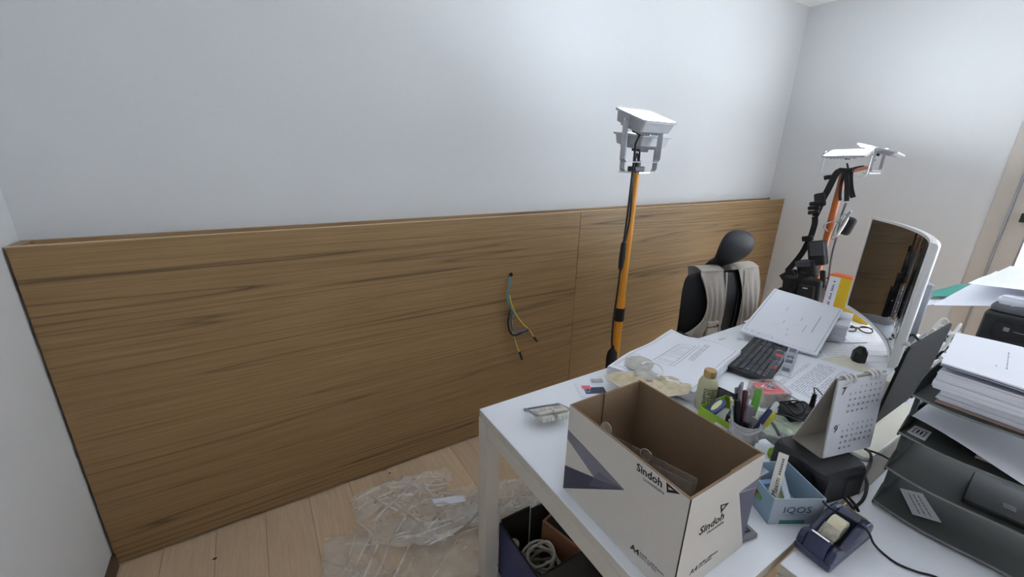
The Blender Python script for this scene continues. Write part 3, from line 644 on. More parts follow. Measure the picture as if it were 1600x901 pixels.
# ================================================================== bottle
bo = thing('drink_bottle', 'small pale green drink bottle with gold screw cap', 'bottle', (1.158, .655, DZ+.0005))
M_bot = mat('bottle_can', L(196, 194, 160), .35, var=.08, scale=40)
MB().lathe([(.027, 0), (.0295, .003), (.0295, .083), (.0285, .094), (.0235, .106), (.0170, .112), (.0170, .116)], 28).build('body', M_bot, bo, smooth=True)
cap = MB().lathe([(.0172, .114), (.0185, .116), (.0185, .134), (.0175, .1365), (.016, .137)], 28).build('cap', M_gold, bo)
MB().lathe([(.0190, .119), (.0190, .1205)], 28).build('cap_ring', M_gold, cap)
rnd = random.Random(4)
mb = MB()
for r in range(13):
    a = -2.9
    while a < -.1:
        da = rnd.uniform(.05, .14); z = .012+r*.0056
        if rnd.random() < .8:
            p = [Vector((.0298*math.cos(t), .0298*math.sin(t), 0)) for t in (a, a+da*.7)]
            h = .0050
            mb.add([p[0]+Vector((0, 0, z)), p[1]+Vector((0, 0, z)), p[1]+Vector((0, 0, z+h*rnd.uniform(.4, 1))), p[0]+Vector((0, 0, z+h))], [(0, 1, 2, 3)])
        a += da
lpr = mb.build('label_print', mat('green_print', L(52, 62, 26), .6, var=.3), bo); lpr['kind'] = 'stuff'
# black cable pouch behind bottle
po = thing('cable_pouch', 'small black folded pouch behind the drink bottle', 'pouch', (1.245, .655, DZ+.0005))
MB().grid(lambda u, v: Vector(((u-.5)*.09, (v-.5)*.075, .006+.028*math.sin(PI*u)*math.sin(PI*v)+.012*abs(noise.noise(Vector((u*4, v*4, 3)))))), 14, 12).build('pouch', M_bfab, po, smooth=True, solid=.004)
MB().strap(cat([(-.045, .03, .01), (-.01, .045, .03), (.03, .03, .02), (.05, -.03, .012)], 5), (0, .3, 1), .012, .003).build('strap', M_rubber, po)

# ================================================================== green tray with usb stick, pen cup
gt = thing('pen_tray', 'lime green open tray holding a blue usb stick', 'tray', (1.155, .575, DZ+.0005), math.radians(-2))
M_lime = mat('lime_plastic', L(150, 186, 44), .4, var=.04)
MB().box(-.065, .065, -.045, .055, 0, .003).build('floor_panel', M_white, gt)
for a in ((-.065, .065, .053, .055), (-.065, .065, -.045, -.043), (-.065, -.063, -.043, .053), (.063, .065, -.043, .053)): MB().box(*a, .003, .042).build('side', M_lime, gt, bevel=.0006, seg=1)
us = thing('usb_stick', 'blue usb stick with pale yellow oval label in green tray', 'usb stick', (1.140, .605, DZ+.033), math.radians(8))
Mu = Matrix.Rotation(-.12, 4, 'Y')
MB().loft([[Mu @ Vector((x*s_, y*s_, z)) for x, y in [(.044*math.copysign(abs(math.cos(a))**.6, math.cos(a)), .0165*math.copysign(abs(math.sin(a))**.6, math.sin(a))) for a in [2*PI*i/20 for i in range(20)]]] for z, s_ in ((0, .92), (.003, 1), (.009, 1), (.011, .9))]).build('body', mat('blue_plastic', L(44, 66, 128), .35), us, smooth=False)
MB().loft([[Mu @ Vector((.033*math.cos(a), .0078*math.sin(a), z)) for a in [2*PI*i/24 for i in range(24)]] for z in (.0108, .0125)]).build('label_plate', mat('pale_yellow', L(228, 224, 160), .5), us)
tag(MB().box(-.035, .035, -.012, .012, 0, .03).build('black_charger', M_black, bevel=.003, loc=(1.165, .565, DZ+.005), rot=(0, .05, .3)), 'small black charger lying inside lime green tray', 'charger')
rb = tag(MB().box(-.03, .03, -.02, .02, 0, .022).build('red_white_pack', mat('pack_white', L(214, 206, 200), .5), bevel=.001, loc=(1.075, .548, DZ+.03-.0295+.001), rot=(0, 0, .2)), 'small white pack with red edge against the carton', 'pack')
MB().box(-.0302, .0302, -.0202, .0202, .010, .014).build('red_stripe', mat('red_print', L(150, 40, 44), .5), rb)
cu = thing('pen_cup', 'translucent wrapped cup full of pens behind the carton', 'pen cup', (1.085, .488, DZ+.0005))
M_cup = see('cup_film', L(205, 204, 202), .75, .3)
MB().lathe([(.030, 0), (.034, .004), (.036, .05), (.038, .078), (.0385, .080), (.036, .0795), (.034, .05), (.032, .006)], 24).build('cup', M_cup, cu, smooth=True)
MB().tube(cat([(.039*math.cos(t)*1.0, .039*math.sin(t), .066+.006*math.sin(3*t)) for t in [2*PI*i/16 for i in range(16)]], 3, True), .0035, 8, True).build('rolled_rim', M_cup, cu, smooth=True)
def pen(name, label, dx, dy, lean, az, ln, r, m, mc, flat=False, base=.012):
    p = thing(name, label, 'pen', (1.085+dx, .488+dy, DZ+base), 0, 'pens and tools in the cup')
    ln *= 1.14; r *= 1.3
    d = Vector((math.sin(lean)*math.cos(az), math.sin(lean)*math.sin(az), math.cos(lean)))
    if flat: MB().strap([d*0, d*ln*.5, d*ln], (math.cos(az+1.2), math.sin(az+1.2), 0), r*4, r).build('blade', m, p, bevel=.001)
    else: MB().tube([d*0, d*ln*.62], r, 10).build('barrel', m, p, smooth=True)
    if flat: MB().strap([d*ln*.9, d*ln*1.002], (math.cos(az+1.2), math.sin(az+1.2), 0), r*4.1, r*1.1).build('tip', mc, p)
    else: MB().tube([d*ln*.6, d*ln*.97, d*ln], [r*1.18, r*1.1, r*.8], 10).build('pen_cap', mc, p, smooth=True)
    return p
M_pl = mat('grey_plastic', L(120, 116, 124), .4); M_gr = mat('green_plastic', L(88, 160, 48), .4); M_yl = mat('yellow_plastic', L(208, 204, 70), .4)
M_rd = mat('dark_red_plastic', L(92, 36, 48), .4); M_bl = mat('blue_pen', L(48, 62, 108), .4)
pen('cutter', 'grey flat cutter knife standing tallest in the pen cup', -.005, .012, .10, 2.2, .155, .0042, M_pl, M_pl, True)
pen('steel_ruler', 'silver and beige flat tool leaning left in the pen cup', -.022, .012, .22, 2.7, .125, .0038, M_chrome, mat('beige_pl', L(190, 180, 160), .5), True)
pen('pen', 'black thick pen standing left of centre in the cup', -.014, .006, .16, 2.6, .120, .0055, M_black, M_black)
pen('pen', 'dark maroon pen standing behind others in the cup', .012, .016, .12, .9, .125, .0052, M_rd, M_rd)
pen('marker', 'black marker with grey cap in middle of the pen cup', .0, -.004, .10, 3.4, .110, .0065, M_black, M_pl)
pen('marker', 'bright green capped grey marker leaning right in cup', .010, -.004, .60, .35, .135, .0065, M_pl, M_gr)
pen('pen', 'dark blue pen leaning forward in the cup', .004, -.010, .42, -.5, .105, .0050, M_bl, M_bl)
pen('highlighter', 'yellow highlighter leaning out at cup front', .006, -.012, .66, -.35, .100, .0062, mat('white_pen', L(216, 216, 212), .4), M_yl)
pen('pen', 'white click pen leaning far right out of the cup', .012, -.012, .75, -.10, .125, .0046, M_white, M_white)
pen('comb', 'clear grey plastic strip at back of the pen cup', .02, .018, .2, .7, .110, .004, see('clear_grey', L(180, 178, 176), .6, .2), see('clear_grey', L(180, 178, 176), .6, .2), True)
pen('scissors_handle', 'dark flat tool standing beside cutter knife in the cup', .004, .018, .14, 1.7, .135, .004, M_black, M_pl, True)
pen('pen', 'slim silver pen standing behind the maroon pen', .016, .010, .18, 1.2, .118, .004, M_chrome, M_black)
# grey twisted cable bundle with green tag in front of cup
tw = thing('wrapped_cable', 'grey and white wrapped cable bundle with green tag', 'cable', (1.125, .425, DZ+.0005))
for i in range(4):
    MB().tube(cat([(-.05, .04-.006*i, .012+.010*i), (-.02, .025+.004*i, .045+.004*i), (.02, .0-.004*i, .040-.006*i), (.055, -.015+.006*i, .02+.006*i), (.07, -.03, .012)], 6), .0065, 8).build('cord', mat('grey_cord', L(150, 150, 154), .7, var=.35, scale=120), tw, smooth=True)
MB().tube(cat([(.0, .05, .07), (.035, .055, .075), (.055, .03, .05), (.05, .0, .02)], 6), .004, 8).build('cord', M_pl, tw, smooth=True)
MB().loft([[Vector((.0+.024*math.cos(a), -.012+.018*math.sin(a), z)) for a in [2*PI*i/20 for i in range(20)]] for z in (.002, .012)]).build('green_tag', M_lime, tw)

# ================================================================== note box, green film, adaptor
nb = thing('note_box', 'clear plastic note box with pink paper and metal clips', 'note box', (1.385, .575, DZ+.0005), math.radians(-28))
M_clear = see('clear_box', L(234, 226, 224), .34, .2)
def rrect(w, h, z, r=.012, k=4):
    o = []
    for sx, sy, a0 in ((1, 1, 0), (-1, 1, PI/2), (-1, -1, PI), (1, -1, 1.5*PI)):
        for i in range(k+1):
            a = a0+PI/2*i/k; o.append(Vector((sx*(w/2-r)+r*math.cos(a), sy*(h/2-r)+r*math.sin(a), z)))
    return o
MB().loft([rrect(.104, .094, 0), rrect(.100, .090, .054), rrect(.096, .086, .054), rrect(.098, .088, .004)]).build('box', M_clear, nb)
MB().box(-.040, .040, -.036, .036, .004, .044).build('note_pad', mat('note_white', L(222, 205, 205), .8), nb, bevel=.001)
MB().box(-.040, .040, -.036, .036, .0445, .0455).build('pink_note', mat('pink_paper', L(234, 128, 130), .8), nb)
for i, (x, y, a) in enumerate(((-.012, .010, .4), (-.02, -.004, -.3), (.008, .006, 1.0))):
    Mm = Tr(x, y, .047+.003*i) @ Rz(a)
    MB().tube([Mm @ p for p in cat([(-.02, -.005, 0), (.02, -.005, 0), (.024, 0, 0), (.02, .005, 0), (-.014, .005, 0)], 4)], .0016, 6).build('paper_clip', M_chrome, nb, smooth=True)
MB().box(-.004, .020, -.006, .010, .054, .0565).build('metal_key', M_alu, nb, bevel=.001)
gf = tag(blob('green_film', [(-.08, .06), (-.02, .075), (.06, .02), (.10, -.05), (.06, -.11), (-.0, -.10), (-.06, -.03)], .002, see('pale_green_film', L(200, 212, 190), .62, .25), None, .016, 12), 'crumpled pale green plastic film between cup and adaptor', 'plastic film')
gf.location = (1.245, .515, DZ+.001)
ad = thing('power_adaptor', 'black power adaptor with coiled cable behind the calendar', 'adaptor', (1.375, .475, DZ+.0005), math.radians(-20))
MB().box(-.05, .05, -.028, .028, 0, .034).build('brick', M_black, ad, bevel=.004)
MB().tube([(.045, .0, .034), (.05, .004, .075)], [.008, .006], 10).build('plug', M_black, ad, smooth=True)
for i, (r, z, dx) in enumerate(((.052, .028, -.055), (.045, .040, -.045), (.035, .046, -.03))):
    MB().tube(cat([(dx+r*math.cos(t), -.005+r*.8*math.sin(t), z+.012*math.sin(t*2+i)) for t in [2*PI*k/12 for k in range(12)]], 4, True), .0026, 8, True).build('cable_loop', M_rubber, ad, smooth=True)
MB().tube(cat([(.05, .004, .075), (.06, .02, .085), (.09, .03, .07), (.13, .02, .03), (.16, .01, .006)], 6), .0018, 8).build('lead', M_rubber, ad, smooth=True)

# ================================================================== keyboard
KA = math.atan2(.863-.744, 1.886-1.427)
kb = thing('keyboard', 'black computer keyboard lying between the drawing piles', 'keyboard', (1.690, .753, DZ+.0005), KA-.0)
kw, kd = .462, .148
def slab(w, d, z0, z1, zt0, zt1, r=.012): 
    """wedge: thickness rises toward +y"""
    A = [Vector((p.x, p.y, z0)) for p in rrect(w, d, 0, r)]; B = [Vector((p.x, p.y, zt0+(zt1-zt0)*(p.y/d+.5))) for p in rrect(w, d, 0, r)]
    return [A, B]
MB().loft(slab(kw, kd, .004, 0, .016, .026)).build('case', mat('keyboard_case', L(34, 35, 39), .5, var=.08), kb, bevel=.002)
M_key = mat('key_cap', L(82, 83, 91), .5, var=.1)
keymesh = None
kx0, ky0, kp = -kw/2+.014, -kd/2+.014, .0187
def key(x, y, w):
    global keymesh
    z = .016+.010*(y/kd+.5)
    if keymesh is None:
        o = MB().loft([[Vector((sx*.5, sy*.5, 0)) for sx, sy in ((-1, -1), (1, -1), (1, 1), (-1, 1))], [Vector((sx*.42, sy*.42, 1)) for sx, sy in ((-1, -1), (1, -1), (1, 1), (-1, 1))]]).build('key', M_key, kb); keymesh = o.data
    else: o = bpy.data.objects.new('key', keymesh); C.objects.link(o); o.parent = kb
    o.location = (x, y, z-.0005); o.scale = (w-.0032, .0150, .0066); o.rotation_euler = (.067, 0, 0)
rows = [[1.25, 1.25, 1.25, 6.25, 1.25, 1.25, 1.25, 1.25], [2.25]+[1]*10+[2.75], [1.75]+[1]*11+[2.25], [1.5]+[1]*12+[1.5], [1]*13+[2], [1]*15]
for r, ws in enumerate(rows):
    y = ky0+kp*(r+.0)+(.004 if r == 5 else 0); x = kx0
    for w in ws: key(x+w*kp/2, y+kp/2, w*kp); x += w*kp
    for c_ in range(3):
        if r in (0, 3, 4, 5) or (r == 1 and c_ == 1): key(kx0+15*kp+.006+kp*(c_+.5), y+kp/2, kp)
    for c_ in range(4):
        if r < 5: key(kx0+18*kp+.012+kp*(c_+.5), y+kp/2, kp)
for s_ in (-1, 1): MB().box(s_*.19-.02, s_*.19+.02, .045, .058, 0, .006).build('foot', M_black, kb)
MB().box(-.21, .21, -.066, -.056, 0, .006).build('rubber_strip', M_black, kb)

# sweets strips beside keyboard
for nm, lb, x, y, a, cols in (('snack_sachet', 'red, white and blue printed snack sachet against the keyboard', 1.655, .690, .30, (L(150, 156, 170), L(60, 72, 96), L(206, 76, 60))), ('snack_sachet', 'silver and blue printed sachet partly under the documents', 1.725, .672, .34, (L(190, 194, 202), L(90, 104, 124), L(160, 170, 180)))):
    t = thing(nm, lb, 'sachet', (x, y, DZ+.0035), a, 'sachets')
    Mq = Matrix.Rotation(-.05, 4, 'Y')
    MB().grid(lambda u, v: Mq @ Vector(((u-.5)*.27, (v-.5)*.036, .012+.005*math.sin(PI*v)*math.sin(PI*u)**.3+.002*noise.noise(Vector((u*12, v*3, x))))), 20, 6).build('foil', mat('foil_'+str(x), cols[0], .3, metal=.3, var=.2, scale=90), t, smooth=True, solid=.001)
    for q, (uu, cc) in enumerate(((-.09, 1), (-.05, 2), (-.01, 1), (.03, 1), (.07, 2), (.10, 1))):
        MB().box(uu-.013, uu+.013, -.012, .012, .0172, .0180, Mq).build('print', mat('foil_print_%s_%d' % (x, cc), cols[cc], .5, var=.3, scale=200), t)
tag(blob('torn_clip', [(-.02, .004), (.0, .008), (.022, .0), (.02, -.006), (-.01, -.004)], .001, M_paper2, None, .008, 3), 'small torn paper scrap near the vest', 'scrap').location = (1.71, .945, DZ+.001)

# ================================================================== drawing 2 (raised), pile under it
dp = thing('paper_pile', 'white paper pile propping up the large drawing', 'papers', (2.21, .80, DZ+.0005), math.radians(16))
stack(dp, [(-.10, -.13), (.13, -.13), (.12, .15), (-.10, .15)], .084, 9, .0092, .006, .006, seed=8)
d2 = thing('drawing_set', 'large bordered drawing sheets sloping behind the keyboard', 'papers', (1.95, .82, DZ+.012))
D2 = [(1.782-1.95, .911-.82, .030), (1.867-1.95, .636-.82, .010), (2.27-1.95, .722-.82, .108), (2.18-1.95, .993-.82, .146)]
_, f2 = stack(d2, D2, .0, 3, .0022, .002, .004, seed=11)
sg = frame_lines(.035)+[(.04, .04, .04, .4)]
sg = frame_lines(.035)+[(.07, .07, .42, .07), (.07, .07, .07, .035), (.14, .035, .14, .07), (.24, .035, .24, .07), (.42, .035, .42, .07)]
sg += [(.80, .35, .80, .70, .0009), (.52, .25, .52, .30), (.42, .36, .42, .42), (.60, .5, .60, .58), (.35, .62, .35, .70), (.7, .3, .7, .45), (.55, .40, .62, .40), (.3, .30, .38, .30), (.55, .16, .55, .2), (.45, .5, .5, .5)]
lines('print', f2, sg, M_ink, d2, .0006)
mi = tag(sheet('loose_sheet', [(2.03-.1, 1.0-.06, .0), (2.13, .94, 0), (2.15, 1.002, .02), (1.95, 1.002, .012)], M_paper2, None, 8, .004)[0], 'small folded paper slip between vest and large drawing', 'paper'); mi.location = (.02, 0, DZ+.004)
# documents
dc = thing('document_set', 'printed text documents on a cream folder behind the calendar', 'papers', (1.68, .58, DZ+.0005))
def dl(x, y, z): return (x-1.68, y-.58, z)
sheet('folder', [dl(1.47, .468, .0008), dl(1.99, .475, .0008), dl(2.03, .60, .0008), dl(1.55, .705, .0008)], mat('cream_card', L(222, 217, 200), .8), dc, 6, 0, .0008)
_, f3 = sheet('page', [dl(1.47, .455, .004), dl(1.90, .49, .005), dl(1.86, .715, .007), dl(1.50, .672, .007)], M_paper, dc, 10, .002, .0022)
lines('print', f3, textblock(.10, .10, .90, .55, 14, 21)+textblock(.10, .62, .80, .72, 3, 23)+textblock(.12, .80, .6, .92, 3, 24), M_inklight, dc)
ds = thing('document_set', 'flat printed sheets spread in front of the curved monitor', 'papers', (2.1, .62, DZ+.0003))
def dl2(x, y, z): return (x-2.1, y-.62, z)
for i, (cs, sd) in enumerate((([dl2(1.93, .60, .0006), dl2(2.12, .47, .0006), dl2(2.32, .62, .0006), dl2(2.09, .76, .0006)], 31), ([dl2(2.10, .55, .0022), dl2(2.24, .46, .0022), dl2(2.50, .66, .0022), dl2(2.33, .76, .0022)], 37))):
    s_, ff = sheet('page', cs, M_paper2, ds, 8, 0, .0008)
    lines('print', ff, textblock(.1, .1, .9, .75, 7, sd), M_inklight, s_)
tag(MB().tube(cat([(1.955, .655, DZ+.004), (2.02, .70, DZ+.004), (2.10, .70, DZ+.004), (2.17, .64, DZ+.006), (2.26, .60, DZ+.004)], 8), .0016, 6).build('thin_cord', M_ink, smooth=True), 'thin dark cord curving over the documents by the monitor', 'cord')
bkk = thing('ink_bottle', 'small black faceted bottle standing before the curved monitor', 'bottle', (2.015, .545, DZ+.0012))
MB().lathe([(.024, 0), (.026, .004), (.026, .04), (.022, .046), (.012, .062), (.008, .064)], 7).build('body', M_black, bkk)
gl = thing('eyeglasses', 'black framed eyeglasses lying folded below the monitor', 'glasses', (2.36, .665, DZ+.004), -.8)
for s_ in (-1, 1):
    MB().tube(cat([(s_*.034+.027*math.cos(t), .022+.020*math.sin(t), .004+.008*math.sin(t)+.008) for t in [2*PI*i/10 for i in range(10)]], 4, True), .003, 8, True).build('rim', M_black, gl, smooth=True)
    MB().tube(cat([(s_*.062, .03, .016), (s_*.058, .06, .010), (-s_*.02, .052, .004)], 5), .003, 8).build('temple', M_black, gl, smooth=True)
MB().tube([(-.008, .028, .018), (.008, .028, .018)], .003, 8).build('bridge', M_gold, gl)

# ================================================================== yellow folder
yf = thing('ring_binder', 'yellow binder with white printed spine and red edges, upright', 'binder', (2.56, .83, DZ+.0005), math.radians(-2))
M_yf = mat('yellow_card', L(226, 184, 34), .6, var=.04)
MB().box(-.03, .03, -.14, .072, 0, .208).build('cover', M_yf, yf, bevel=.002)
MB().box(-.0312, -.030, .022, .070, .004, .200).build('spine_label', M_paper, yf)
re = mat('red_edge', L(196, 74, 44), .6)
MB().box(-.031, .031, .0705, .0735, 0, .2095).build('edge', re, yf); MB().box(-.031, .031, -.14, .0705, .2082, .2105).build('edge', re, yf)
mbp = MB(); rp = random.Random(5)
for i in range(16):
    z = .03+.0095*i
    if i % 5 == 4: continue
    mbp.box(-.0317, -.0312, .040, .040+rp.uniform(.007, .011), z, z+.006)
mbp.build('spine_print', M_ink, yf)['kind'] = 'stuff'
# ================================================================== curved monitor
MP, MQ = Vector((1.80, .403, 0)), Vector((2.40, .757, 0)); mw = (MQ-MP).length; mc = (MQ-MP).normalized(); mn = Vector((-mc.y, mc.x, 0))
mo = thing('curved_monitor', 'large white curved monitor on a metal foot, seen edge-on', 'monitor', ((MP+MQ)/2+Vector((0, 0, DZ+.0005))), math.atan2(mc.y, mc.x))
# local: x along the chord, +y = facing direction
SAG = .055
def marc(s_, z, off=0.0):
    t = 2*s_/mw; return Vector((s_, -SAG*(1-t*t)+off, z))
mz0, mz1 = .095, .535; NS = 28
def strip(z0, z1, o0, o1, s0=-mw/2, s1=mw/2, n=NS):
    mb = MB(); rings = []
    for i in range(n+1):
        s_ = s0+(s1-s0)*i/n; rings.append([marc(s_, z0, o0), marc(s_, z1, o0), marc(s_, z1, o1), marc(s_, z0, o1)])
    return mb.loft(rings)
bk = MB(); rings = []
for i in range(NS+1):
    s_ = -mw/2+mw*i/NS; e_ = 1-abs(2*s_/mw)**8*.25
    rings.append([marc(s_, mz0, -.002), marc(s_, mz1, -.002), marc(s_, mz1-.002, -.018), marc(s_, mz1-.012, -.030*e_), marc(s_, mz0+.012, -.030*e_), marc(s_, mz0+.002, -.018)])
M_msh = mat('monitor_shell', L(222, 222, 222), .35, var=.02)
bk.loft(rings).build('shell', M_msh, mo, smooth=False, bevel=.003)
strip(mz1-.010, mz1+.001, -.003, .003).build('bezel', M_msh, mo); strip(mz0-.001, mz0+.016, -.003, .003).build('bezel', M_msh, mo)
for s0 in (-mw/2-.0005, mw/2-.0085): strip(mz0+.016, mz1-.010, -.003, .003, s0, s0+.009, 2).build('bezel', M_msh, mo)
M_scr = mat('screen_glass', (.006, .006, .006, 1), .035, var=.0, spec=.9)
strip(mz0+.0161, mz1-.0101, -.0029, .0005, -mw/2+.0086, mw/2-.0086).build('screen', M_scr, mo, smooth=False)
MB().box(-.045, .045, -.15, -.105, .03, .34).build('neck', M_alu, mo, bevel=.006)
MB().tube([(0, -.10, .30), (0, -.06-SAG+.01, .30)], .03, 16).build('pivot', M_alu, mo)
for s_ in (-1, 1): MB().strap([(0, -.13, .008), (s_*.10, -.16, .008), (s_*.17, -.20, .006)], (.4*s_, .9, 0), .035, .012).build('foot', M_alu, mo, bevel=.002)

# ================================================================== calendar on a speaker
sk = thing('speaker', 'black rounded desktop speaker lying under the desk calendar', 'speaker', (1.115, .318, DZ+.0005), math.radians(-15))
sw, sd, sh = .145, .145, .088
MB().loft([rrect(sw*.94, sd*.94, 0, .015), rrect(sw, sd, .008, .018), rrect(sw, sd, sh-.016, .02), rrect(sw*.97, sd*.97, sh-.005, .024), rrect(sw*.90, sd*.90, sh, .025)]).build('cabinet', M_black, sk, smooth=False)
MB().lathe([(.037, 0), (.042, .0015), (.042, .004), (.036, .004), (.030, .0015), (.010, .0005), (.0, .001)], 32, Tr(-sw/2-.0002, -.005, .043) @ Matrix.Rotation(-PI/2, 4, 'Y')).build('cone', M_rubber, sk, smooth=True)
MB().box(.0, .035, -sd/2-.002, -sd/2+.002, .010, .060).build('rear_port', M_rubber, sk, bevel=.004)
for i, q in enumerate((.005, .018)): MB().tube(cat([(q, -sd/2-.001, .012), (q, -sd/2-.02, .006), (q-.01, -sd/2-.035, .004)], 5), .003, 8).build('lead', M_rubber, sk, smooth=True)
CB = Vector((1.083, .300, DZ+.0005+.0885)); CA_ = math.atan2(-.041, .156)
ca = thing('desk_calendar', 'spiral desk calendar standing on the black speaker', 'calendar', CB, CA_)
cwid, chei = .160, .205; lean = .018; bk_ = .080; off = .018
def cpage(u, v, d=0.0): return Vector((off*0+u*cwid, lean*v-d, v*chei))
M_kraft = mat('grey_card', L(176, 168, 158), .85, var=.04)
def board(name, a0, a1, y0, y1, z0, z1, t, m): 
    return MB().add([(a0, y0, z0), (a1, y0, z0), (a1, y1, z1), (a0, y1, z1), (a0, y0+t, z0), (a1, y0+t, z0), (a1, y1+t, z1), (a0, y1+t, z1)], [(0, 1, 2, 3), (4, 7, 6, 5), (0, 4, 5, 1), (1, 5, 6, 2), (2, 6, 7, 3), (3, 7, 4, 0)]).build(name, m, ca)
board('stand_board', 0, cwid, .004, lean+.001, 0, chei, .002, M_kraft); board('stand_board', 0, cwid, bk_, lean+.006, 0, chei, .002, M_kraft)
board('base_board', 0, cwid, .004, bk_, .0, .0005, .002, M_kraft)
for i in range(3): board('page', .001, cwid-.001, .0025-.0012*i, lean-.0012*i, .003, chei-.002, .0006, M_paper)
Fc = frame((0, -.0007, 0), (1, 0, 0), (0, lean-.0026, chei))
def onc(u, v): return Fc @ Tr(u*cwid, v*chei, .0004)
days = MB()
def month(head, first, nd, vtop):
    lettering('month_text', head, .026, M_inkb, ca, onc(.085, vtop-.055))
    MB().box(.10*cwid, .19*cwid, 0, .0008, 0, .0002, onc(0, vtop+.035)).build('month_rule', M_ink, ca)
    rows_ = {}
    for d in range(1, nd+1):
        k_ = first+d-1; r_, c_ = divmod(k_, 7)
        lettering('day_text', str(d), .0072, M_ink, ca, onc(.27+c_*.098, vtop-r_*.075))
month('7', 2, 31, .88); month('9', 1, 30, .40)
for grp in (.14, .66):
    for i in range(3):
        u = (grp+i*.085)*cwid
        MB().tube(cat([(u, lean+.003+.0095*math.cos(t), chei+.0095*math.sin(t)-.003) for t in [2*PI*k/10 for k in range(10)]], 3, True), .0026, 8, True).build('ring', M_white, ca, smooth=True)
MB().tube([(.0, lean+.004, chei+.001), (cwid, lean+.004, chei+.001)], .0028, 8).build('ridge', M_kraft, ca)

# ================================================================== light blue box with bits
ib = thing('small_box', 'open light blue box full of odds and ends by the speaker', 'box', (.905, .330, DZ+.0005))
I = [Vector(p) for p in ((.8775-.905, .3020-.330, 0), (.979-.905, .2435-.330, 0), (1.030-.905, .352-.330, 0), (.930-.905, .400-.330, 0))]
M_ib = mat('blue_card', L(150, 176, 196), .6, var=.03); M_ibf = mat('blue_grey_card', L(176, 188, 200), .6, var=.03)
cen = sum(I, Vector())/4
for i in range(4):
    a, b = I[i], I[(i+1) % 4]; ai, bi = a+(cen-a).normalized()*.003, b+(cen-b).normalized()*.003
    w_ = MB().loft([[Vector((p.x, p.y, z)) for p in (a, b, bi, ai)] for z in (0, .070)]).build('side', M_ibf if i == 0 else M_ib, ib)
    if i == 0: face = w_
MB().prism([(p.x, p.y) for p in I], .002, Tr(0, 0, .0005)).build('bottom', M_ib, ib)
Fi = frame(I[0], I[1]-I[0], (0, 0, 1)); M_iq = mat('logo_blue', L(66, 84, 108), .5)
lettering('logo_text', 'IQOS', .024, M_iq, face, Fi @ Tr(.026, .032, .0004), width=1.15)
MB().box(.026, .080, 0, .0006, 0, .0002, Fi @ Tr(0, .0265, .0003)).build('logo_rule', M_iq, face)
MB().box(.024, .082, .0, .0105, 0, .0004, Fi @ Tr(0, .0012, .0002)).build('teal_band', mat('teal_print', L(58, 128, 122), .5), face)
cs = thing('coffee_stick', 'white instant coffee stick standing up in light blue box', 'coffee stick', (.904, .3165, DZ+.036))
dS = Vector((.050, .018, .085)).normalized(); sS = Vector((.80, -.60, 0)); Fs = frame((0, 0, 0), dS, -sS)
A_ = Vector((0, 0, 0))
def stick(u, v):
    p = Vector((u*.112, (v-.5)*.022, .0025*math.sin(PI*v)*min(1, 6*u, 6*(1-u))+.0006*noise.noise(Vector((u*20, v*6, 0))))); return Fs @ p
MB().grid(stick, 24, 8).add([], []).build('sachet', mat('stick_white', L(218, 214, 206), .4, var=.03), cs, smooth=True, solid=.002)
nS = (Fs.to_3x3() @ Vector((0, 0, 1)))
fs_ = 1 if nS.dot(Vector((-.9, -.35, .3))) > 0 else -1
lettering('brand_text', 'Maxim', .0155, M_inkb, cs, (frame(Fs @ Vector((.014, -fs_*.004, fs_*.0045)), dS, (Fs.to_3x3() @ Vector((0, fs_, 0))))), shear=.2)
mbq = MB()
for q in range(7): mbq.box(.064+q*.0055, .068+q*.0055, -.0022, .0022, fs_*.0040, fs_*.0046, Fs)
mbq.build('product_print', M_ink, cs)['kind'] = 'stuff'
MB().box(.0, .010, -.006, .006, fs_*.003, fs_*.0036, Fs).build('orange_print', mat('orange_print', L(206, 140, 70), .5), cs)
for nm, lb, col, (x, y, z), a, (l_, w_, h_), tl in (
    ('toothbrush_case', 'clear blue-white plastic case leaning in light blue box', L(196, 204, 216), (.962, .318, .044), .75, (.085, .014, .010), .35),
    ('lighter', 'red plastic lighter lying inside light blue box', L(150, 54, 48), (.918, .360, .042), .4, (.055, .016, .012), .12),
    ('green_whistle', 'bright green plastic piece inside light blue box', L(96, 170, 70), (.912, .334, .040), -.3, (.04, .014, .010), .1),
    ('eraser', 'blue and white eraser in corner of light blue box', L(120, 150, 196), (.920, .348, .055), -.6, (.045, .014, .010), .2),
    ('green_packet', 'pale green packet at bottom of light blue box', L(190, 200, 130), (.945, .318, .024), .2, (.05, .03, .012), .1),
    ('plastic_strip', 'grey translucent plastic strip at back of light blue box', L(170, 176, 184), (.945, .375, .050), -.2, (.06, .02, .003), .2)):
    tag(MB().loft([rrect(l_*.96, w_*.9, -h_/2, .003), rrect(l_, w_, -h_/4, .003), rrect(l_, w_, h_/4, .003), rrect(l_*.96, w_*.9, h_/2, .003)]).build(nm, mat(nm, col, .35, var=.1), loc=(x, y, DZ+z), rot=(0, -tl, a)), lb, nm.replace('_', ' ').split(' ')[-1])
tag(MB().tube(cat([(.925+.012*math.cos(t*1.1)+.008*math.sin(2.3*t), .368+.012*math.sin(t*1.3), DZ+.045+.010*math.sin(t*.9)) for t in [i*.6 for i in range(22)]], 4), .0016, 6).build('earphone_cable', M_rubber, smooth=True), 'tangled thin black earphone cable in light blue box', 'cable')
MB().tube([(.945, .372, DZ+.055), (.950, .376, DZ+.068)], .005, 10).build('earbud', M_white, bpy.data.objects['earphone_cable'], smooth=True)

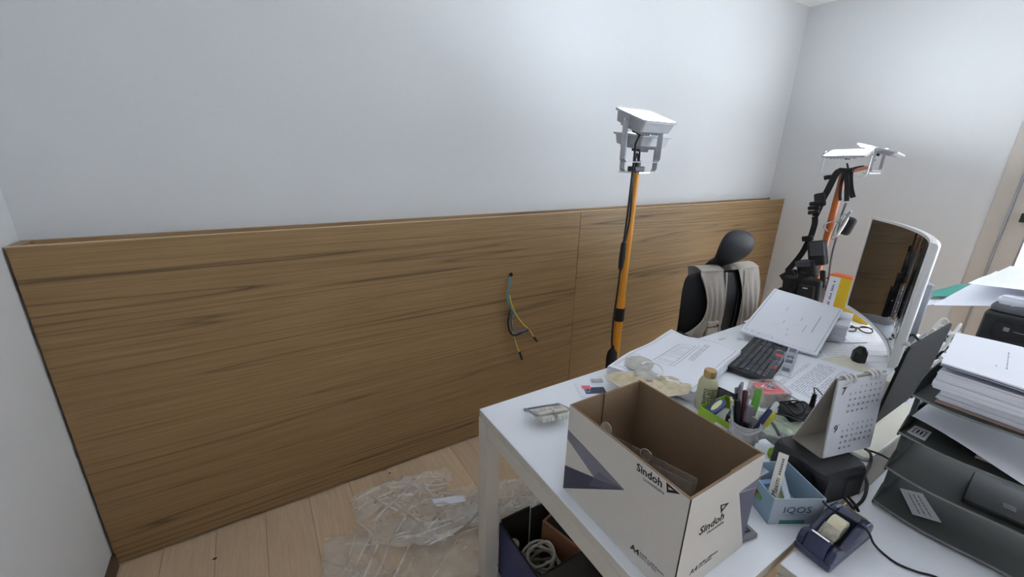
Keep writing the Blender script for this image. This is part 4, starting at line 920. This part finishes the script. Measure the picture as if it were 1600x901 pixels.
gd = thing('cable_adapter', 'small grey plastic adapter lying beside the carton front', 'adapter', (.803, .312, DZ+.0005), math.radians(-12))
MB().box(-.024, .022, -.014, .016, 0, .012).build('body', mat('mid_grey', L(110, 110, 112), .5), gd, bevel=.002)
MB().box(-.008, .012, -.004, .010, .0122, .0132).build('recess', M_rubber, gd, bevel=.001); MB().box(-.003, .006, .0, .006, .0133, .0143).build('button', M_pl, gd)
tag(MB().box(-.018, .018, -.016, .016, 0, .055).build('black_switch', M_black, bevel=.004, loc=(.852, .365, DZ+.0005), rot=(0, 0, .4)), 'black plastic block standing between carton and light blue box', 'block')

# ================================================================== tape dispenser
td = thing('tape_dispenser', 'navy blue desk tape dispenser with a roll of clear tape', 'tape dispenser', (.862, .1765, DZ+.0005), math.radians(-3)); td.scale = (.93, 1, .90)
M_td = mat('navy_plastic', L(48, 54, 84), .32, var=.05); tdw = .068
FX = frame((0, 0, 0), (1, 0, 0), (0, 0, 1))   # prism plane xz, extrude along -y
def cheek(y0, y1, pts, nm, m, bev=.005): return MB().prism(pts, y1-y0, Tr(0, y1, 0) @ FX).build(nm, m, td, bevel=bev, seg=3)
low = [(.004, 0), (-.004, .014), (-.002, .022), (.180, .022), (.184, .012), (.178, 0)]
cheek(0, tdw, low, 'base', M_td)
ck = [(-.002, .0225), (.004, .042), (.012, .052), (.024, .052), (.05, .038), (.075, .046), (.105, .060), (.135, .065), (.160, .060), (.178, .046), (.181, .0225)]
cheek(0, .014, ck, 'side_cheek', M_td); cheek(tdw-.014, tdw, ck, 'side_cheek', M_td)
cheek(.0145, tdw-.0145, [(-.002, .0225), (.003, .042), (.008, .060), (.016, .062), (.034, .046), (.040, .0225)], 'cutter_head', M_td, .002)
cheek(.0145, tdw-.0145, [(.128, .0225), (.132, .058), (.150, .062), (.170, .052), (.181, .0225)], 'back_block', M_td, .002)
cheek(.0145, tdw-.0145, [(.041, .0225), (.041, .026), (.127, .026), (.127, .0225)], 'well', M_rubber, .0005)
cheek(.018, tdw-.018, [(.013, .0615), (.012, .0640), (.017, .0642), (.018, .0622)], 'blade', M_chrome, .0)
cheek(.016, tdw-.016, [(.024, .0562), (.024, .0568), (.036, .0482), (.036, .0476)], 'tape_tongue', mat('tongue_white', L(150, 152, 150), .3), .0)
cheek(.012, tdw-.012, [(.168, .0545), (.169, .0562), (.177, .0488), (.176, .0472)], 'back_label', mat('gold_label', L(190, 170, 130), .4), .0)
rl = MB().lathe([(.0262, -.0125), (.027, -.0118), (.027, .0118), (.0262, .0125)], 48, Tr(.088, tdw/2, .047) @ Matrix.Rotation(PI/2, 4, 'X')).build('tape_roll', mat('tape_cream', L(214, 206, 176), .3, var=.05), td, smooth=True)
MB().lathe([(.012, -.0140), (.013, -.0132), (.013, .0132), (.012, .0140)], 24, Tr(.088, tdw/2, .047) @ Matrix.Rotation(PI/2, 4, 'X')).build('hub', mat('hub_grey', L(130, 130, 130), .4), rl)
cheek(.019, tdw-.019, [(.044, .0432), (.044, .0436), (.066, .0640), (.066, .0636)], 'tape_tail', see('tape_clear', L(220, 216, 200), .4, .1), 0)
z0 = DZ+.003
tag(MB().tube(cat([(1.10, .262, z0+.004), (1.03, .262, z0+.03), (.985, .255, z0+.058), (.965, .235, DZ+.0650), (.968, .205, DZ+.0655), (.980, .170, DZ+.056), (.998, .155, DZ+.022), (1.012, .140, z0), (1.008, .115, z0), (1.02, .088, z0), (1.04, .06, z0), (1.03, .02, z0), (1.05, -.05, z0)], 6), .0023, 8).build('black_cable', M_rubber, smooth=True), 'thin black cable running over the tape dispenser', 'cable')
tag(MB().tube(cat([(1.095, .222, z0), (1.15, .222, z0+.001), (1.21, .236, z0+.004), (1.25, .254, z0+.004), (1.30, .262, z0+.006), (1.33, .274, z0+.02), (1.34, .30, z0+.024)], 6), .0034, 8).build('black_cable', M_rubber, smooth=True), 'black cable running along the gap beside the speaker', 'cable')
tag(MB().tube(cat([(1.335, .29, z0+.022), (1.35, .262, z0+.02), (1.38, .235, z0+.004), (1.42, .212, z0+.002), (1.46, .209, z0+.002)], 6), .0028, 8).build('black_cable', M_rubber, smooth=True), 'thin black cable passing behind the letter trays', 'cable')
tag(MB().box(0, 1.1, 0, .034, 0, .0022).build('gap_cover', mat('taupe_strip', L(140, 134, 126), .6, var=.04), loc=(1.16, .2345, DZ+.0002)), 'taupe flat strip covering the gap between both desks', 'strip')

# ================================================================== slim monitor on a cream base
lp = thing('slim_monitor', 'thin dark grey monitor panel on a cream base behind calendar', 'monitor', (1.316, .2695, DZ+.0026))
M_crm = mat('cream_metal', L(222, 218, 206), .45, var=.02)
MB().prism([(0, .012), (.010, 0), (.45, 0), (.45, .13), (0, .13)], .010, Tr(0, 0, 0)).build('base_plate', M_crm, lp, bevel=.0015)
MB().box(.20, .30, .055, .075, .0102, .16).build('neck', M_crm, lp, bevel=.002)
M_lid = mat('dark_lid', L(42, 41, 41), .75, spec=.15, var=.03)
Ml = Tr(.082, .040, .062) @ Matrix.Rotation(math.radians(4), 4, 'X')
lid = MB().prism([(0, .006), (.355, .006), (.355, .240), (.349, .252), (.012, .252), (0, .240)], .007, Ml @ frame((0, 0, .0), (1, 0, 0), (0, 0, 1))).build('panel', M_lid, lp, bevel=.0012)
MB().box(.01, .345, -.0005, .0003, .01, .245, Ml).build('rear_cover', M_black, lid)
# tangled cables behind the laptop
rnd = random.Random(12)
M_wc = mat('white_cable', L(206, 206, 204), .5)
wbn = thing('cable_bundle', 'tangled white cable bundle behind the thin dark monitor', 'cable', (2.0, .385, DZ)); bbn = thing('cable_bundle', 'tangled black cable bundle behind the thin dark monitor', 'cable', (2.0, .385, DZ))
for i in range(15):
    cx, cy = rnd.uniform(-.16, .22), rnd.uniform(-.045, .012); r = rnd.uniform(.035, .062); ph = rnd.uniform(0, 6); tx = rnd.uniform(-.9, .9)
    blk = i in (1, 4, 7, 9, 12); pts = []
    for k_ in range(12):
        t = 2*PI*k_/12; pts.append((cx+r*1.5*math.cos(t+ph), cy+r*.75*math.sin(t+ph), .055+.05*rnd.random()+.035*math.sin(t+tx)+.0075*i))
    MB().tube(cat(pts, 5, True), .004 if blk else .0052, 8, True).build('coil', M_rubber if blk else M_wc, bbn if blk else wbn, smooth=True)
pb = thing('power_strip', 'white power strip under the cable tangle behind thin monitor', 'power strip', (2.02, .375, DZ+.0005), .12)
MB().box(-.17, .17, -.028, .028, 0, .038).build('body', M_white, pb, bevel=.005)
for i in range(4): MB().lathe([(.018, 0), (.018, .0015)], 20, Tr(-.12+.075*i, 0, .0382)).build('outlet', M_pl, pb)
ah = thing('webcam_dome', 'grey rounded dome device behind the monitor edge', 'device', (1.80, .352, DZ+.0005))
MB().lathe([(.022, 0), (.024, .004), (.024, .05), (.021, .075), (.012, .088), (.003, .091)], 20).build('body', mat('dome_grey', L(160, 162, 164), .3), ah, smooth=True)

# ================================================================== letter trays
M_tray = mat('smoke_plastic', L(74, 77, 75), .55, var=.05, spec=.3)
M_lip_highlight = mat('smoke_lip_highlight', L(122, 124, 119), .5)  # tray plastic in a lighter tone, carries the painted edge highlight
TX, TY, TZ = 1.158, .206, [.7225, .818, .9125, 1.007]
names = ['bottom', 'second', 'third', 'top']
TL = ['bottom smoke grey letter tray holding a small paper slip', 'second letter tray from bottom holding a black folder', 'third letter tray from bottom with curled sheet and card', 'topmost letter tray piled with thick white papers']
tw_, tdp = .262, .335
def tfront(t): return -.010*math.sin(PI*t)**1.0-.006*math.sin(2*PI*t)
for k_ in range(4):
    t = thing('letter_tray', TL[k_], 'letter tray', (TX, TY, TZ[k_]), 0, 'smoke grey letter trays')
    MB().grid(lambda u, v: Vector((tfront(u)*(1-v)**2+tdp*v, -tw_*u, .0035+.004*(1-v)**8)), 20, 8).build('tray_floor', M_tray, t, smooth=True, solid=.0028)
    MB().tube([(tfront(u/20)-.001, -tw_*u/20, .0085) for u in range(21)], .0024, 8).build('front_lip_highlight', M_lip_highlight, t, smooth=True)  # bar added along the front edge, its highlight put into the colour
    prof = [(0, 0), (-.004, .006), (.030, .040), (.07, .052), (tdp, .055), (tdp, 0)]
    for nm, y in (('side_wall', -.0005), ('side_wall', -tw_-.0025)):
        MB().prism(prof, .003, Tr(0, y+.003, 0) @ FX).build(nm, M_tray, t, bevel=.0008, seg=1)
    MB().box(tdp-.003, tdp, -tw_, 0, 0, .05).build('back_wall', M_tray, t)
    for px_ in (.032, tdp-.03):
        for y in (-.004, -tw_+.004):
            if k_ < 3: MB().box(px_-.006, px_+.006, y-.004, y+.004, .045, .0945).build('post', M_tray, t)
            if k_ == 0: MB().box(px_-.006, px_+.006, y-.004, y+.004, -.0022, .002).build('foot', M_rubber, t)
def on_tray(k_, x, y, z=0): return (x-TX, y-TY, z)
sp_ = thing('paper_slip', 'white printed paper slip lying in bottom letter tray', 'paper', (TX, TY, TZ[0]+.0085))
_, ff = sheet('page', [on_tray(0, 1.262, .189), on_tray(0, 1.185, .143), on_tray(0, 1.212, .100), on_tray(0, 1.288, .153)], M_paper2, sp_, 4, 0, .0004)
lines('print', ff, textblock(.15, .2, .9, .8, 3, 51), M_inkb, sp_, .0012, .0004)
bf = thing('black_folder', 'black folder with small grey label in second letter tray', 'folder', (TX, TY, TZ[1]+.0085))
MB().prism([(1.168-TX, .085-TY), (1.30-TX, .095-TY), (1.31-TX, -.045-TY), (1.185-TX, -.045-TY)], .010).build('cover', M_black, bf, bevel=.002)
MB().prism([(1.205-TX, .035-TY), (1.225-TX, .038-TY), (1.227-TX, .020-TY), (1.207-TX, .017-TY)], .0005, Tr(0, 0, .0102)).build('label_print', M_pl, bf)
lc_ = thing('paper_card', 'white printed card lying in third letter tray', 'card', (TX, TY, TZ[2]+.0085))
_, ff = sheet('page', [on_tray(0, 1.176, .198), on_tray(0, 1.170, .166), on_tray(0, 1.225, .168), on_tray(0, 1.225, .197)], M_paper2, lc_, 4, .0, .0004)
lines('print', ff, [(.2, .2, .8, .2), (.2, .2, .2, .8), (.8, .2, .8, .8), (.2, .8, .8, .8), (.4, .3, .4, .7, .0015), (.6, .3, .6, .7, .0015)], M_inkb, lc_, .0008, .0004)
cz = thing('curled_sheet', 'white sheet curling upward across third letter tray', 'paper', (TX, TY, TZ[2]+.004))
MB().grid(lambda u, v: Vector((.012+.28*v-.045*u*(1-v), -.008-.245*u, .012+.030*(1-v*.3)*math.cos(min(1, u*1.15)*PI/2)**1.5+.006*(1-u))), 20, 8).build('page', M_paper, cz, smooth=True, solid=.0005)
mg = thing('magazine', 'cream magazine under the curled sheet in third letter tray', 'magazine', (TX, TY, TZ[2]+.0085))
MB().prism([(1.192-TX, .094-TY), (1.30-TX, .10-TY), (1.30-TX, -.04-TY), (1.205-TX, -.04-TY)], .0035).build('pages', mat('cream_mag', L(200, 190, 170), .6), mg)
MB().prism([(1.190-TX, .095-TY), (1.30-TX, .101-TY), (1.30-TX, -.041-TY), (1.203-TX, -.041-TY)], .0008, Tr(0, 0, -.0009)).build('cover', mat('red_cover', L(150, 84, 70), .6), mg)
T3 = TZ[3]+.009
pa = thing('paper_stack', 'lower stack of papers with pinkish edge in topmost tray', 'papers', (TX, TY, T3))
stack(pa, [on_tray(0, 1.170, .174), on_tray(0, 1.172, -.045), on_tray(0, 1.45, -.045), on_tray(0, 1.45, .180)], .004, 2, .003, .003, .0, mat('pink_paper_b', L(206, 172, 162), .8), seed=61)
stack(pa, [on_tray(0, 1.168, .172), on_tray(0, 1.168, -.043), on_tray(0, 1.45, -.043), on_tray(0, 1.45, .180)], .032, 7, .0038, .003, .0, M_paper, seed=62)
pb2 = thing('paper_stack', 'thick upper stack of white documents in topmost tray', 'papers', (TX, TY, T3+.0335))
stack(pb2, [on_tray(0, 1.150, .183), on_tray(0, 1.152, -.045), on_tray(0, 1.45, -.045), on_tray(0, 1.45, .195)], .042, 9, .0045, .003, .0, M_paper, seed=63)
bl = thing('booklet', 'white rounded-corner booklet lying on top of the papers', 'booklet', (TX, TY, T3+.0795))
def bks(u, v): return Vector((-.012+.285*v-.0*u, -.024+.040*v-.235*u, .010*(1-u)**2*(1-v)+.004+.006*math.sin(PI*u)))
MB().grid(lambda u, v: bks(u, v)-Vector((0, 0, .006)), 12, 8).build('lower_cover', mat('lilac_card', L(176, 178, 200), .7), bl, smooth=True, solid=.002)
MB().grid(bks, 14, 8).build('pages', M_paper, bl, smooth=True, solid=.003, so=-1)
lines('print', lambda u, v: bks(u, v), textblock(.28, .25, .40, .7, 2, 71, along='v')+textblock(.70, .2, .80, .6, 3, 72, along='v')+[(.58, .12, .58, .62)], M_inklight, bl, .0008, .0035)

# ================================================================== printer with papers
pt = thing('printer', 'black printer at right edge loaded with loose papers', 'printer', (2.30, -.14, DZ+.0005))
MB().box(0, .34, 0, .447, 0, .255).build('body', M_black, pt, bevel=.012, seg=3)
MB().box(-.006, .0005, .03, .41, .05, .12).build('output_slot', M_rubber, pt, bevel=.002); MB().box(-.010, .0, .03, .41, .165, .225).build('front_panel', mat('gloss_black', L(24, 24, 26), .25), pt, bevel=.003)
MB().box(-.0115, -.0099, .05, .36, .198, .2005).build('panel_line', M_pl, pt); MB().box(-.0112, -.0099, .37, .385, .195, .21).build('power_button', M_pl, pt)
MB().box(.005, .335, .008, .440, .2555, .285).build('lid', mat('printer_lid', L(96, 96, 100), .5), pt, bevel=.012, seg=3)
pz0 = DZ+.2865
def psheet(nm, lb, cs_, wave, seed, m=M_paper, group=None):
    t = thing(nm, lb, 'paper', (2.45, .25, pz0)); o, f_ = sheet('page', [(c[0]-2.45, c[1]-.25, c[2]-pz0) for c in cs_], m, t, 12, wave, .0006, seed); return t, f_
ps_ = thing('paper_pile', 'loose paper pile lying on the printer lid', 'papers', (2.45, .12, pz0))
stack(ps_, [(-.13, .165), (-.13, -.24), (.15, -.24), (.15, .165)], .030, 6, .0052, .010, .004, seed=81)
t, f_ = psheet('curled_sheet', 'large white sheet drooping off the printer towards monitor', [(2.33, .452, .940), (2.30, .10, 1.055), (2.62, .10, 1.085), (2.60, .36, 1.075)], .008, 4)
t, f_ = psheet('printed_sheet', 'printed sheet lying highest on the printer pile', [(2.36, .385, 1.050), (2.34, .05, 1.085), (2.66, .05, 1.10), (2.62, .33, 1.10)], .006, 6)
lines('print', f_, textblock(.05, .2, .9, .8, 8, 91), M_inklight, t)
t, f_ = psheet('printed_sheet', 'small printed sheet sticking out below the drooping sheet', [(2.42, .535, .885), (2.42, .36, .985), (2.60, .36, 1.01), (2.60, .50, .93)], .003, 8, M_paper)
lines('print', f_, textblock(.1, .1, .9, .3, 2, 93), M_inklight, t)
psheet('teal_folder', 'teal folder corner showing beside the white monitor', [(2.55, .56, .915), (2.46, .42, .965), (2.70, .30, 1.02), (2.75, .48, .96)], .002, 9, mat('teal_card', L(60, 150, 136), .6))

# ================================================================== storage box under the desk
sb = thing('storage_box', 'navy and black open storage box under the desk corner', 'storage box', (.585, .735, .0005))
M_nv = mat('navy_card', L(52, 56, 96), .6, var=.05); M_bi = mat('black_card', L(30, 27, 25), .85, var=.1)
sbw, sbd, sbh, ss = .30, .235, .255, .006
MB().box(0, ss, 0, sbd, 0, sbh).build('side_panel', M_bi, sb); MB().box(-.001, -.0001, 0, sbd, 0, sbh-.001).build('navy_face', M_nv, sb)
MB().box(sbw-ss, sbw, 0, sbd, 0, sbh).build('side_panel', M_bi, sb); MB().box(ss, sbw-ss, 0, ss, 0, sbh).build('end_panel', M_bi, sb)
MB().box(ss, .125, sbd-ss, sbd, 0, sbh+.012).build('end_panel', M_bi, sb); MB().box(.131, sbw-ss, sbd-ss-.003, sbd-.003, 0, sbh).build('end_panel', M_bi, sb)
MB().box(.1255, .1302, sbd-.0035, sbd-.001, 0, sbh).build('gap_edge', M_paper2, sb)
MB().box(ss, sbw-ss, ss, sbd-ss-.004, 0, .004).build('bottom', M_bi, sb)
bxs = thing('brown_box', 'small brown cardboard box standing inside the storage box', 'box', (.585+.215, .735+.12, .0055), .25)
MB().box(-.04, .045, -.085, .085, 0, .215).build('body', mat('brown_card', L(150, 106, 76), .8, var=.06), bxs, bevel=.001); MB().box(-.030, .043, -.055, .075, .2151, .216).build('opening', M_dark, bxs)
rnd = random.Random(33)
gbn = thing('cable_bundle', 'coiled grey cable bundle heaped in storage box under desk', 'cable', (.675, .840, .006)); M_gc = mat('grey_cable', L(186, 182, 172), .5)
for i in range(9):
    cx, cy, r = rnd.uniform(-.012, .018), rnd.uniform(-.012, .012), rnd.uniform(.042, .068); ph = rnd.uniform(0, 6); z_ = .085+.014*i; q1, q2 = rnd.uniform(-.35, .35), rnd.uniform(-.35, .35)
    pts = [(cx+r*math.cos(t+ph), cy+r*1.05*math.sin(t+ph), z_+r*(q1*math.cos(t)+q2*math.sin(t))+.008*math.sin(3*t)) for t in [2*PI*k_/12 for k_ in range(12)]]
    MB().tube(cat(pts, 5, True), .0048, 8, True).build('coil', M_gc, gbn, smooth=True)
plg = thing('power_plug', 'grey round power plug with two pins in storage box', 'plug', (.585+.040, .735+.200, .160))
MB().lathe([(.012, -.03), (.018, -.02), (.020, .0), (.020, .012), (.018, .016)], 18).build('body', mat('plug_grey', L(196, 190, 178), .5), plg, smooth=True)
for s_ in (-1, 1): MB().tube([(s_*.008, 0, .016), (s_*.008, 0, .036)], .0024, 8).build('pin', M_chrome, plg)
MB().tube(cat([(0, 0, -.028), (.01, -.02, -.06), (.03, -.05, -.09), (.04, -.08, -.12)], 5), .0045, 8).build('lead', MATS['grey_cable'], plg, smooth=True)
tag(MB().box(-.035, .035, -.025, .025, 0, .12).build('white_adapter', mat('adapter_white', L(190, 186, 176), .5), bevel=.004, loc=(.585+.075, .735+.047, .0055), rot=(0, 0, .3)), 'off white power adapter at near end of storage box', 'adapter')
pcx = thing('computer_tower', 'black computer tower standing on the floor under desk', 'computer', (1.02, .80, .0005))
MB().box(-.10, .10, -.20, .19, .01, .40).build('case', M_black, pcx, bevel=.004); MB().box(-.1005, -.10, -.19, .18, .02, .39).build('side_panel', M_rubber, pcx)
for a in (-.08, .08):
    for b in (-.17, .16): MB().box(a-.012, a+.012, b-.012, b+.012, 0, .0102).build('foot', M_rubber, pcx)

# ================================================================== clear plastic sheeting on the floor
def poly_in(p, P):
    r = False; n = len(P); j = n-1
    for i in range(n):
        if (P[i][1] > p[1]) != (P[j][1] > p[1]) and p[0] < (P[j][0]-P[i][0])*(p[1]-P[i][1])/(P[j][1]-P[i][1])+P[i][0]: r = not r
        j = i
    return r
M_film = see('floor_film', L(234, 228, 220), .36, .25, 6.0)
M_pleat = see('floor_pleat', L(240, 236, 230), .38, .2, 20.0)
def film(name, poly, h, seed, ncr, zoff, dx=.015):
    rnd = random.Random(int(seed*10)); xs = [p[0] for p in poly]; ys = [p[1] for p in poly]; x0, x1, y0, y1 = min(xs), max(xs), min(ys), max(ys)
    cr = []                                   # creases: straight ridges with sharp tops
    for k_ in range(ncr):
        a = rnd.choice((.5, .6, .9, 2.2, -.3))+rnd.uniform(-.35, .35); ln = rnd.uniform(.14, .45); cx, cy = rnd.uniform(x0, x1), rnd.uniform(y0, y1)
        cr.append((cx, cy, math.cos(a), math.sin(a), ln, rnd.uniform(.020, .055), h*rnd.uniform(.3, 1.0)))
    def hgt(x, y):
        z = .5+.5*noise.noise(Vector((x*3.0+seed, y*3.0, seed*2))); z = h*.45*z*z
        for cx, cy, c_, s_, ln, w, hh in cr:
            u, v = (x-cx)*c_+(y-cy)*s_, -(x-cx)*s_+(y-cy)*c_
            if abs(u) < ln and abs(v) < w: z = z+hh*(1-abs(v)/w)*(1-(abs(u)/ln)**2)
        return .0015+zoff+min(z, h*1.25)+h*.10*noise.noise(Vector((x*26, y*26, seed)))*.6+h*.05
    nx, ny = int((x1-x0)/dx), int((y1-y0)/dx); idx = {}; vs_ = []; fs_ = []
    for j in range(ny+1):
        for i in range(nx+1):
            x, y = x0+i*dx+rnd.uniform(-.4, .4)*dx, y0+j*dx+rnd.uniform(-.4, .4)*dx
            if poly_in((x, y), poly): idx[(i, j)] = len(vs_); vs_.append((x, y, max(.001+zoff*.3, hgt(x, y))))
    for (i, j) in idx:
        q = [(i, j), (i+1, j), (i+1, j+1), (i, j+1)]
        if all(k_ in idx for k_ in q):
            q = [idx[k_] for k_ in q]
            fs_ += [(q[0], q[1], q[2]), (q[0], q[2], q[3])] if (i+j) % 2 else [(q[0], q[1], q[3]), (q[1], q[2], q[3])]
    o = MB().add(vs_, fs_).build(name, M_film, fm)
    for cx, cy, c_, s_, ln, w, hh in cr:          # doubled-over pleats along the creases
        bend = rnd.uniform(-.12, .12); pts = [(cx+c_*ln*q-s_*bend*ln*q*q, cy+s_*ln*q+c_*bend*ln*q*q) for q in [-.9+1.8*i/14 for i in range(15)]]; pts = [p for p in pts if poly_in(p, poly)]
        if len(pts) < 4: continue
        n = len(pts); wd = rnd.uniform(.004, .011)
        MB().strap([(p[0], p[1], hgt(*p)+.002) for p in pts], (-s_, c_, .35), [wd*math.sin(PI*(i+.6)/(n+.2))+.001 for i in range(n)], .0006).build('pleat', M_pleat, o)
    return o, hgt
fm = thing('plastic_sheet', 'crumpled clear plastic sheeting on the wooden floor by desk', 'plastic sheet', (0, 0, 0))
film('film', [(.055, 1.47), (.19, 1.43), (.36, 1.40), (.60, 1.30), (.95, 1.27), (1.25, 1.15), (1.30, .70), (.9, .45), (.3, .5), (.0, .85), (-.02, 1.12)], .016, 3.1, 60, 0)
_, hB = film('film', [(.175, 1.59), (.30, 1.575), (.42, 1.60), (.50, 1.56), (.62, 1.545), (.645, 1.50), (.60, 1.43), (.72, 1.375), (.66, 1.22), (.45, 1.15), (.30, 1.22), (.22, 1.30), (.17, 1.46)], .030, 7.7, 34, .010)
film('film', [(.60, 1.40), (.76, 1.36), (.97, 1.29), (1.1, 1.1), (1.0, .95), (.75, 1.0), (.62, 1.12), (.52, 1.25)], .024, 5.3, 30, .012)
lb_ = tag(sheet('paper_label', [(-.063, .046, .006), (-.058, -.004, .004), (.064, -.041, .006), (.067, -.004, .004)], M_paper, None, 6, .003)[0], 'blank white paper strip lying on the plastic sheeting', 'paper'); lb_.location = (.548, 1.339, max(hB(.548+q*.05, 1.339-q*.015) for q in (-1, -.5, 0, .5, 1))-.004)
tag(MB().prism([(-.008, 0), (0, .004), (.009, .001), (.002, -.004)], .002).build('wood_chip', M_dark, loc=(-.305, 1.572, .0002)), 'dark chip on the floor near the left corner', 'chip')
tag(MB().prism([(-.006, 0), (0, .003), (.006, .001), (.002, -.003)], .002).build('wood_chip', M_dark, loc=(.389, 1.683, .0002)), 'dark chip on the floor under the panelling', 'chip')
